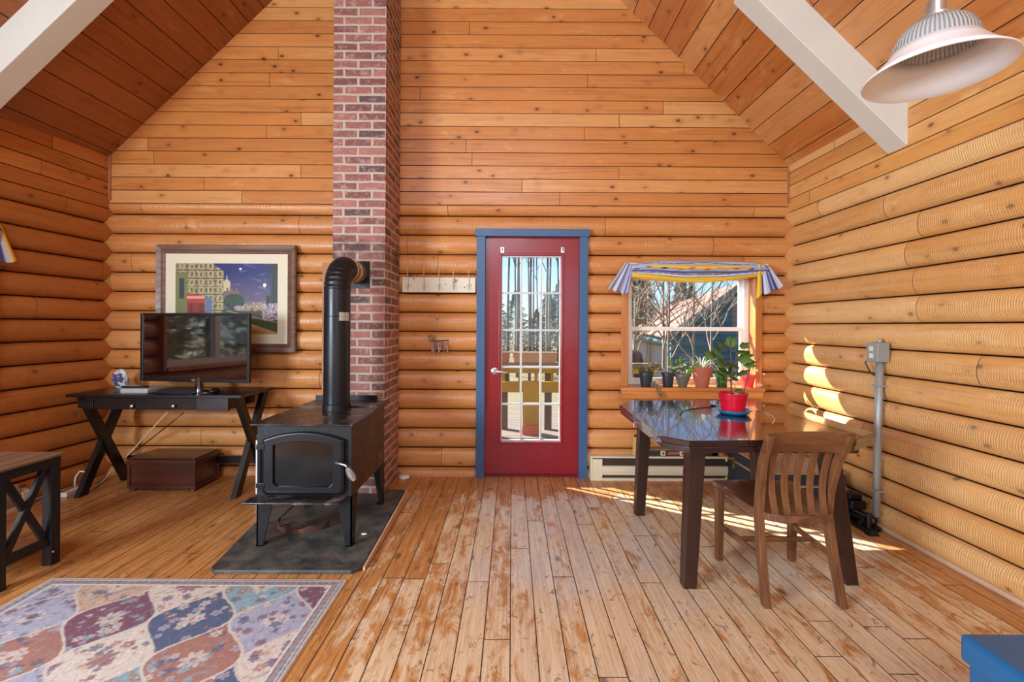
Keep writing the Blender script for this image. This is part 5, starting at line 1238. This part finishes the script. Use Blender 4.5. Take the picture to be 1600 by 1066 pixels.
# things standing on the heater
a, b = at(989.5, 714, 3.82), at(1004, 682, 3.82); t = thing('yellow_tin', 'tall yellow tin with a purple lid on the heater behind the table leg', 'tin', ((a.x+b.x)/2, 3.82, hT+0.003))
obj('tin_body', MB().box((a.x, 3.80, hT+0.003), (b.x, 3.845, b.z-0.004)), M['yellow_tin'], t, bevel=0.003)
obj('tin_lid', MB().box((a.x+0.01, 3.805, b.z-0.004), (b.x-0.008, 3.840, b.z+0.012)), plain('purple_cap', C(84, 40, 74), 0.4), t, bevel=0.003)
obj('tin_emblem', MB().box((a.x+0.028, 3.7985, b.z-0.075), (b.x-0.012, 3.800, b.z-0.045)), M['navy'], t)
a, b = at(1006, 713, 3.80), at(1131, 706, 3.80); t = thing('navy_case', 'long dark navy case with white square fittings on the heater', 'case', ((a.x+b.x)/2, 3.82, hT+0.003))
x0, x1 = a.x, b.x-0.05; z0, z1 = hT+0.003, hT+0.050
obj('case_body', MB().box((x0, 3.80, z0), (x1, 3.85, z1)), M['navy'], t); obj('case_top', MB().box((x0, 3.796, z1), (x1, 3.85, z1+0.008)), M['trunk_trim'], t)
for px in (1036, 1066, 1097):
    q = at(px, 709, 3.797); mb = MB(); mb.box((q.x-0.020, 3.792, z0+0.004), (q.x+0.020, 3.800, z1-0.004)); f_ = obj('square_fitting', mb, M['ivory'], t, bevel=0.003)
    obj('fitting_socket', MB().tube([(q.x, 3.7925, (z0+z1)/2), (q.x, 3.789, (z0+z1)/2)], 0.010, 16), M['deck_grey'], f_)
q = at(1044, 711, 3.799); obj('rust_panel', MB().box((q.x, 3.7985, z0+0.012), (q.x+0.10, 3.80, z1-0.012)), M['terracotta'], t)
for px0_, px1__, col_, nm, lab in ((1112, 1121, (60, 130, 160), 'blue_block', 'small teal blue block at the right end of the heater'), (1122, 1130, (226, 110, 70), 'orange_block', 'small orange block at the right end of the heater')):
    a, b = at(px0_, 713, 3.81), at(px1__, 704, 3.81); tag(obj(nm, MB().box((a.x, 3.80, hT+0.003), (b.x, 3.84, b.z)), plain(nm+'_paint', C(*col_), 0.5), bevel=0.002), lab, 'toy block')

# ================================================================== RIGHT WALL: OUTLET, CONDUIT, BLACK RACK
def wx(y): return xr(y)-0.055
co = thing('outlet_conduit', 'grey metal outlet box on a vertical conduit on the right log wall', 'outlet box', (2.30, 2.86, 0.09))
yb0, yb1 = 2.815, 2.905; bx0, bx1 = 2.262, 2.338; bt, bb_ = at(1373, 536, 2.815).z, at(1373, 566.5, 2.815).z
ob = obj('outlet_box', MB().box((bx0, yb0, bb_), (bx1, yb1, bt)), M['grey_box'], co, bevel=0.004)
zc = (bt+bb_)/2
obj('outlet_plate', MB().box((bx0-0.003, yb0+0.012, bb_+0.012), (bx0, yb1-0.012, bt-0.012)), M['grey_box'], ob, bevel=0.001)
for dz in (0.022, -0.022):
    r_ = obj('outlet', MB().box((bx0-0.006, yb0+0.030, zc+dz-0.015), (bx0-0.002, yb1-0.030, zc+dz+0.015)), M['ivory'], ob, bevel=0.003)
obj('box_nut', MB().ball((bx0+0.05, 2.86, bt+0.010), 0.014, 1, 1, 1.2), M['galv'], co, smooth=True)
cxx = 2.300
obj('conduit', MB().tube([(cxx+0.012, 2.86, bb_), (cxx+0.004, 2.862, 0.6), (cxx, 2.865, 0.095)], 0.021, 16), M['galv'], co, smooth=True)
for py in (603, 767):
    z_ = at(1370, py, 2.86).z; mb = MB(); mb.tube([(wx(2.86)+0.02, 2.84, z_), (cxx-0.024, 2.842, z_), (cxx-0.024, 2.880, z_), (wx(2.86)+0.02, 2.91, z_)], 0.005, 6)
    obj('strap', mb, M['galv'], co)
obj('ground_wire', MB().tube([(bx0+0.03, 2.905, bb_+0.05), (bx0+0.01, 2.925, bb_-0.01), (cxx, 2.915, bb_-0.075), (cxx+0.01, 2.875, bb_-0.10)], 0.0045, 6), M['black'], co, smooth=True)
def rack(name, ya, yb_, x0, zoff, lab, length=None):
    t = thing(name, lab, 'clamp rack', (x0+0.06, (ya+yb_)/2, 0)); z0 = zoff
    obj('base_bar', MB().box((x0, ya, z0+0.004), (x0+0.052, yb_, z0+0.034)), M['black_metal'], t, bevel=0.006)
    obj('base_bar', MB().box((x0+0.068, ya+0.03, z0+0.004), (x0+0.112, yb_, z0+0.034)), M['black_metal'], t, bevel=0.006)
    obj('upper_bar', MB().box((x0+0.006, ya+0.05, z0+0.058), (x0+0.034, yb_, z0+0.082)), M['black_metal'], t, bevel=0.006)
    obj('upper_bar', MB().box((x0+0.045, ya+0.02, z0+0.066), (x0+0.062, yb_, z0+0.088)), M['grey_plastic'], t, bevel=0.005)
    obj('upper_bar', MB().box((x0+0.076, ya+0.05, z0+0.058), (x0+0.104, yb_-0.02, z0+0.080)), M['black_metal'], t, bevel=0.006)
    for y in (ya+0.06, yb_-0.06): obj('end_block', MB().box((x0+0.004, y, z0+0.030), (x0+0.108, y+0.030, z0+0.062)), M['black'], t, bevel=0.004)
    mb = MB(); mb.tube([(x0+0.03, ya+0.03, z0+0.02), (x0+0.03, ya+0.03, z0+0.120)], 0.012, 10); obj('clamp_knob', mb, M['black'], t, autos=True)
    mb = MB(); mb.loft([[(x0-0.004, ya-0.02, z0), (x0+0.058, ya-0.02, z0), (x0+0.058, ya+0.02, z0), (x0-0.004, ya+0.02, z0)], [(x0+0.006, ya-0.01, z0+0.03), (x0+0.05, ya-0.01, z0+0.03), (x0+0.05, ya+0.02, z0+0.03), (x0+0.006, ya+0.02, z0+0.03)]]); obj('end_foot', mb, M['black'], t)
rack('black_clamp_rack', 2.815, 3.26, 2.208, 0.0, 'black metal clamp rack on the floor at the foot of the conduit')
mb = MB()
t = thing('black_tool_case', 'black case with grey clips at the wall behind the chair', 'tool case', (2.25, 3.16, 0.09))
t2 = obj('case_body', MB().box((2.215, 2.96, 0.095), (2.318, 3.30, 0.150)), M['black'], t, bevel=0.010)
obj('case_lid', MB().box((2.222, 2.99, 0.150), (2.312, 3.28, 0.185)), M['black_metal'], t, bevel=0.010)
obj('case_clip', MB().box((2.210, 3.02, 0.140), (2.222, 3.06, 0.168)), M['silver'], t, bevel=0.002)
obj('case_clip', MB().box((2.210, 3.22, 0.140), (2.222, 3.26, 0.168)), M['silver'], t, bevel=0.002)

# ================================================================== PENDANT LAMP
LX, LY, LZ = 1.368, 1.476, 2.104
t = thing('pendant_lamp', 'white enamel pendant lamp with a ribbed glass crown hanging from the ceiling', 'lamp', (LX, LY, LZ))
obj('shade', MB().lathe([(0.191, 0.0), (0.193, 0.003), (0.160, 0.030), (0.128, 0.066), (0.108, 0.094), (0.105, 0.094), (0.125, 0.063), (0.157, 0.027), (0.188, -0.001), (0.191, 0)], (LX, LY, LZ), 64, False), M['shade_white'], t, smooth=True)
obj('glass_crown', MB().lathe([(0.112, 0.088), (0.108, 0.112), (0.094, 0.142), (0.068, 0.166), (0.042, 0.176), (0.040, 0.172), (0.064, 0.161), (0.089, 0.138), (0.103, 0.110), (0.107, 0.088), (0.112, 0.088)], (LX, LY, LZ), 96, False), M['ribbed'], t, smooth=True)
obj('lamp_cap', MB().lathe([(0.046, 0.172), (0.046, 0.184), (0.030, 0.190), (0.026, 0.192), (0.026, 0.232), (0.018, 0.240), (0.014, 0.262), (0.001, 0.262)], (LX, LY, LZ), 32, False), M['chrome'], t, autos=True)
mb = MB(); mb.ball((LX, LY, LZ+0.130), 0.026, 1, 1, 1.25, 20); obj('bulb', mb, M['white_vinyl'], t, smooth=True)
cz_ = ceil_z(LX)
obj('stem_rod', MB().tube([(LX, LY, LZ+0.26), (LX, LY, cz_-0.02)], 0.007, 12), M['chrome'], t, smooth=True)
obj('ceiling_rose', MB().lathe([(0.055, 0.05), (0.055, -0.02), (0.04, -0.035), (0.001, -0.035)], (LX, LY, cz_), 24, False), M['white_vinyl'], t, autos=True)

# ================================================================== HOOK BOARD, KEYS
Yh = 3.838
a, b = at(629, 457, Yh), at(743, 434, Yh); t = thing('coat_hook_board', 'chipped white coat hook board with five wire hooks on the logs', 'coat rack', ((a.x+b.x)/2, Yh, a.z))
bx_ = min(b.x, cl0-0.003)
obj('back_board', MB().box((a.x, Yh-0.012, a.z), (bx_, Yh+0.006, b.z)), M['distressed'], t, bevel=0.003)
wirem = plain('cream_wire', C(206, 184, 148), 0.5)
for i, px in enumerate((638, 663, 686.5, 709, 733)):
    top = at(px-2 if i == 0 else px-0.5, 419+(i > 2)*4, Yh-0.04); q = at(px, 446, Yh-0.02); mb = MB()
    mb.tube([(q.x, Yh-0.016, q.z), (q.x, Yh-0.018, q.z+0.045), (q.x-0.003, Yh-0.030, q.z+0.075), (top.x, Yh-0.045, top.z)], 0.0028, 6); mb.ball((top.x, Yh-0.045, top.z), 0.006)
    mb.tube([(q.x, Yh-0.016, q.z+0.01), (q.x, Yh-0.030, q.z-0.035), (q.x, Yh-0.045, q.z-0.038), (q.x, Yh-0.052, q.z-0.022)], 0.0028, 6)
    for s in (-1, 1): mb.tube([(q.x+s*(0.010+0.010*math.cos(k*PI/5)), Yh-0.015, q.z+0.010*math.sin(k*PI/5)) for k in range(11)], 0.0022, 5)
    hk = obj('wire_hook', mb, wirem, t, smooth=True)
q = at(710, 439, Yh-0.015); obj('round_knob', MB().ball((q.x, Yh-0.028, q.z), 0.016), M['silver'], t, smooth=True)
q = at(686, 538, 3.84); kr = thing('key_rack', 'small cluster of keys and charms hanging on a hook on the logs', 'key rack', (q.x, 3.84, q.z))
a, b = at(675, 533, 3.838), at(701, 532, 3.838)
obj('hook_bar', MB().bar((a.x, 3.842, a.z), (b.x, 3.842, b.z), 0.010, 0.008), M['black_metal'], kr)
random.seed(5)
keym = [M['silver'], M['brass'], plain('dark_key', C(74, 66, 72), 0.4, metal=0.5), plain('violet_charm', C(120, 104, 156), 0.5)]
for i in range(10):
    f_ = (i+0.3)/10; x = a.x+(b.x-a.x)*f_; zt_ = a.z-0.004-random.random()*0.02; L = random.uniform(0.045, 0.085); y = 3.832-0.004*(i % 3); mb = MB()
    mb.tube([(x+0.008*math.cos(k*PI/4), y, zt_-0.006+0.008*math.sin(k*PI/4)) for k in range(9)], 0.0016, 5)
    mb.lathe([(0.001, 0), (0.010, 0.0005), (0.010, 0.003), (0.001, 0.0035)], (x, y, zt_-0.026), 14, False); mb.box((x-0.003, y-0.0015, zt_-L), (x+0.003, y+0.0015, zt_-0.026)); mb.box((x, y-0.0015, zt_-L+0.004), (x+0.008, y+0.0015, zt_-L+0.010))
    obj('key', mb, keym[i % 4], kr)
mb = MB()
for i in range(16):
    c = at(random.uniform(672, 680), random.uniform(524, 534), 3.835); mb.leaf(c, (random.uniform(-1, 1), -0.4, random.uniform(-1, 1)), (0, -1, 0), 0.02, 0.012)
obj('sprig', mb, M['leaf3'], kr)

# ================================================================== VALANCES
def stripe(v, bands):
    for a, c in bands:
        if v <= a: return c
    return bands[-1][1]
LAV, WHT, NAV, YEL, ORG, DBL = L3(180, 186, 214), L3(216, 216, 226), L3(44, 52, 110), L3(238, 196, 48), L3(200, 110, 40), L3(86, 98, 176)
def swag():
    n, m = 120, 70; P = np.zeros((n, m, 3)); K = np.zeros((n, m, 3)); Yv = 3.78
    top0, top1 = at(987, 409, Yv), at(1198, 411, Yv)
    for i in range(n):
        u = i/(n-1); sag = 1-(2*u-1)**2
        x = top0.x+(top1.x-top0.x)*u
        zt_ = at(1090, 411-3.5*sag+abs(2*u-1)**6*3, Yv).z; zb_ = at(1090, 428+(6-9*max(0, u-0.5))+sag*8, Yv).z
        for j in range(m):
            v = j/(m-1)
            fold = 0.020*math.sin(v*PI*5+0.6*math.sin(u*9))*(0.35+0.65*sag)+0.030*math.sin(v*PI)
            P[i, j] = (x, Yv+0.005-fold-0.012*math.sin(u*PI), zt_+(zb_-zt_)*v)
            vv = v+0.02*math.sin(u*14)+0.03*math.sin(u*5+1)
            c = LAV if vv < 0.22 else (YEL if vv < 0.40 and 0.12 < u < 0.88 else (LAV if vv < 0.50 else (DBL if vv < 0.60 else (WHT if vv < 0.74 else (NAV if vv < 0.77 else YEL)))))
            if 0.30 < vv < 0.48 and (math.sin(u*60)+math.sin(u*37+vv*30)) > 0.9: c = ORG if 0.3 < u < 0.8 else NAV
            if abs(vv-0.13) < 0.012 or abs(vv-0.635) < 0.012: c = NAV*0.8
            K[i, j] = c
    return P, K
def tail(pts_top, pts_bot, Yv, cols, n=46, m=30, wav=5):
    P = np.zeros((n, m, 3)); K = np.zeros((n, m, 3)); (a, b), (c, d) = pts_top, pts_bot
    for i in range(n):
        u = i/(n-1)
        for j in range(m):
            v = j/(m-1); p = a.lerp(b, u).lerp(c.lerp(d, u), v)
            y = Yv-0.022*math.sin(u*PI*wav)*(0.3+0.7*v); P[i, j] = (p.x, y, p.z-0.012*math.cos(u*PI*wav)*v); K[i, j] = cols[int(u*0.999*len(cols))]
    return P, K
va = thing('window_valance', 'blue white and yellow striped cloth valance swagged over the back window', 'valance', (at(1090, 420, 3.78).x, 3.78, at(1090, 440, 3.78).z))
P, K = swag(); cgrid('swag', P, K, M['cloth'], va, solid=0.002)
Yv = 3.775
P, K = tail((at(977, 410, Yv), at(990, 414, Yv)), (at(949, 450, Yv), at(981, 460, Yv)), Yv, [LAV, WHT, NAV, LAV, WHT, LAV, NAV, LAV, WHT, WHT, LAV, DBL, LAV, WHT]); cgrid('left_tail', P, K, M['cloth'], va, solid=0.002)
P, K = tail((at(1184, 413, Yv), at(1202, 418, Yv)), (at(1180, 465, Yv), at(1223, 447, Yv)), Yv-0.01, [YEL, YEL, YEL, WHT, NAV, WHT, LAV, DBL, DBL, WHT, LAV, NAV, LAV, WHT, LAV]); cgrid('right_tail', P, K, M['cloth'], va, solid=0.002)
mb = MB(); r0, r1 = at(982, 411, 3.80), at(1200, 413, 3.80); mb.tube([(r0.x, 3.80, r0.z-0.006), (r1.x, 3.80, r1.z-0.006)], 0.007, 8); obj('curtain_rod', mb, M['white_vinyl'], va)
# valance of the left wall window
vl = thing('side_window_valance', 'blue white and yellow striped valance at the left edge by the side window', 'valance', (-3.38, 2.6, 1.9))
def side_pts(y, z_): return Vector((xl(y)+0.09, y, z_))
n, m = 90, 40; P = np.zeros((n, m, 3)); K = np.zeros((n, m, 3)); cols = [DBL, LAV, WHT, DBL, NAV, WHT, LAV, WHT, NAV, LAV, DBL, WHT, YEL, YEL]
y_a, y_b = 2.92, 3.045
def swl(u): return 1.50+(3.03-1.50)*u
for i in range(n):
    u = i/(n-1)
    for j in range(m):
        v = j/(m-1); y = swl(u); s_ = 1-(2*u-1)**2
        P[i, j] = (xl(y)+0.085+0.018*math.sin(v*PI*5)*(0.3+s_)+0.02*math.sin(v*PI), y, 1.965-(0.13+0.06*s_)*v); vv = v+0.03*math.sin(u*9)
        K[i, j] = LAV if vv < .25 else YEL if vv < .42 else DBL if vv < .55 else WHT if vv < .72 else NAV if vv < .76 else YEL
cgrid('swag', P, K, M['cloth'], vl, solid=0.002)
n, m = 40, 30; P = np.zeros((n, m, 3)); K = np.zeros((n, m, 3))
for i in range(n):
    u = i/(n-1)
    for j in range(m):
        v = j/(m-1); y = (2.92+0.13*u)*(1-v)+(2.88+0.27*u)*v
        P[i, j] = (xl(y)+0.075+0.020*math.sin(u*PI*5)*(0.3+0.7*v), y, 1.955-0.27*v-0.010*math.cos(u*PI*5)*v+0.02*u*v); K[i, j] = cols[int(u*0.999*14)]
cgrid('tail', P, K, M['cloth'], vl, solid=0.002)

# ================================================================== PLANTS ON THE SILL
YS = 3.80
def pot(mb, c, r0, r1, h, rim=0.006): mb.lathe([(r0, 0), (r0+0.001, 0.002), (r1-0.002, h*0.80), (r1+rim*0.5, h*0.80), (r1+rim*0.6, h), (r1-rim*0.4, h), (r1-rim, h*0.84), (0.001, h*0.83)], c, 28, False)
def plant(name, pxc, pyb, wpx, hpx, potmat, leafmat, lab, nl, Ll, Wl, spread, rise, Y=YS, taper=0.75, strap=False, round_=False):
    b = at(pxc, pyb, Y); s = Y/F; c = Vector((b.x, Y, SZ)); r1 = wpx*s/2; h = hpx*s
    t = thing(name, lab, 'potted plant', c); mb = MB(); pot(mb, c, r1*taper, r1, h); obj('pot', mb, potmat, t, autos=True)
    obj('soil', MB().lathe([(r1*0.9, 0), (0.001, 0.006)], (c.x, c.y, c.z+h*0.84), 18, False), M['soil'], t)
    lf = MB(); sm = MB(); o = c+Vector((0, 0, h*0.85))
    for i in range(nl):
        a = random.uniform(0, 2*PI); e = random.random(); d = Vector((math.cos(a)*spread, math.sin(a)*spread*0.6, rise*random.uniform(0.4, 1.1))); base_ = o+Vector((math.cos(a), math.sin(a), 0))*r1*0.25
        if strap:
            pts = [base_+Vector((d.x*Ll*k, d.y*Ll*k, d.z*Ll*(k-0.75*k*k)*1.7)) for k in (0, .2, .4, .6, .8, 1.0)]; sd = Vector((-d.y, d.x, 0)).normalized()
            lf.loft([[p+sd*Wl*w/2, p-sd*Wl*w/2] for p, w in zip(pts, (0.8, 1, 1, .9, .6, .1))], close=False, caps=False)
        else:
            L = Ll*random.uniform(0.6, 1.1); p = base_+d*(0.02+0.085*e); sm.tube([base_-Vector((0, 0, .01)), p], 0.0014, 4)
            dd = Vector((d.x+random.uniform(-.4, .4), d.y+random.uniform(-.4, .4), d.z*0.5+random.uniform(-.3, .3))).normalized(); lf.leaf(p, dd, Vector((dd.x*-0.3, -0.6, 0.8)).normalized(), L, Wl, round_)
    obj('leaves', lf, leafmat, t, smooth=True, solid=0.0007)
    if not strap: obj('stems', sm, M['stem'], t)
    return t
random.seed(12)
plant('potted_succulent', 1009.5, 603, 21, 23, M['blackpot'], M['leaf3'], 'dry brown green plant in a black pot at the left end of the sill', 46, 0.042, 0.026, 0.8, 1.2)
plant('potted_ivy', 1043.5, 603, 19, 22, M['blackpot'], M['leaf4'], 'pale silvery leaved plant in a dark pot, second pot on the sill', 46, 0.040, 0.026, 0.9, 0.9)
plant('potted_kalanchoe', 1066.5, 604, 24, 21, M['greypot'], M['leaf2'], 'bright green leafy plant in a rounded grey pot on the sill', 26, 0.060, 0.034, 0.6, 1.1, taper=0.5)
plant('potted_spider_plant', 1096, 606, 30, 32, M['terracotta'], M['leaf5'], 'terracotta pot with thin pale arching leaves on the sill', 26, 0.24, 0.010, 0.7, 0.9, taper=0.66, strap=True)
plant('potted_striped_plant', 1127.5, 605, 17, 20, M['greenglass'], M['leaf5'], 'dark green glazed pot with long pale arching leaves on the sill', 16, 0.20, 0.012, 0.8, 0.9, taper=0.9, strap=True)
t = plant('potted_seedling', 1168, 606, 22, 20, M['redpot2'], M['leaf3'], 'coral red pot at the right end of the sill with bare stalks', 5, 0.02, 0.012, 0.5, 0.9, taper=0.7)
a, b = at(1170, 590, YS), at(1190, 555, YS); obj('dry_stalk', MB().tube([a, a.lerp(b, 0.5)+Vector((0, 0, 0.01)), b], 0.0016, 5), M['twig'], t)
a, b = at(1172, 592, YS), at(1194, 585, YS); mb = MB(); mb.tube([a, a.lerp(b, 0.5)+Vector((0, 0, 0.05)), b], 0.0014, 5); mb.ball(b, 0.008); mb.ball(a.lerp(b, 0.5)+Vector((0, 0, 0.05)), 0.009); obj('dry_stalk', mb, M['pink'], t)
q = at(1187, 604, YS); tag(obj('pink_stone', MB().ball((q.x, YS, SZ+0.018), 0.022, 1.15, 0.8, 0.82, 10), M['pink'], smooth=True), 'small pink stone at the right end of the window sill', 'stone')
# glass bud vase with ivy hanging over the front of the sill
q = at(1019, 608, 3.775); t = thing('trailing_ivy', 'small trailing plant in a grey cup at the sill front edge', 'potted plant', (q.x, 3.76, SZ)); mb = MB(); pot(mb, (q.x, 3.765, SZ), 0.014, 0.020, 0.045, 0.003); obj('cup', mb, M['greypot'], t, autos=True)
lf = MB(); sm = MB(); pts = [Vector((q.x, 3.76, SZ+0.05)), Vector((q.x+0.02, 3.728, SZ+0.03)), Vector((q.x+0.03, 3.712, SZ-0.02)), Vector((q.x+0.055, 3.71, SZ-0.07))]
sm.tube(pts, 0.0016, 5)
for i in range(26):
    k = random.random()*2.99; p = pts[int(k)].lerp(pts[int(k)+1], k % 1); lf.leaf(p, (random.uniform(-1, 1), -0.5, random.uniform(-0.6, 0.8)), (0, -0.8, 0.6), 0.022, 0.016)
obj('leaves', lf, M['leaf3'], t, solid=0.0007); obj('stems', sm, M['stem'], t)

# ================================================================== BLUE BENCH (bottom right corner)
bz = 0.45; q = flo(1498, 988, bz); X0, Y1 = q.x, q.y
t = thing('blue_bench', 'glossy worn blue painted bench in the bottom right corner', 'bench', (X0+0.35, Y1-0.4, 0))
obj('bench_top', MB().box((X0, Y1-0.80, bz-0.075), (X0+0.75, Y1, bz)), M['blue_bench'], t, bevel=0.012)
obj('bench_apron', MB().box((X0+0.014, Y1-0.785, bz-0.17), (X0+0.735, Y1-0.014, bz-0.075)), M['blue_bench'], t, bevel=0.004)
for x in (X0+0.02, X0+0.67):
    for y in (Y1-0.78, Y1-0.08): obj('leg', MB().box((x, y, 0), (x+0.06, y+0.06, bz-0.17)), M['blue_bench'], t, bevel=0.004)
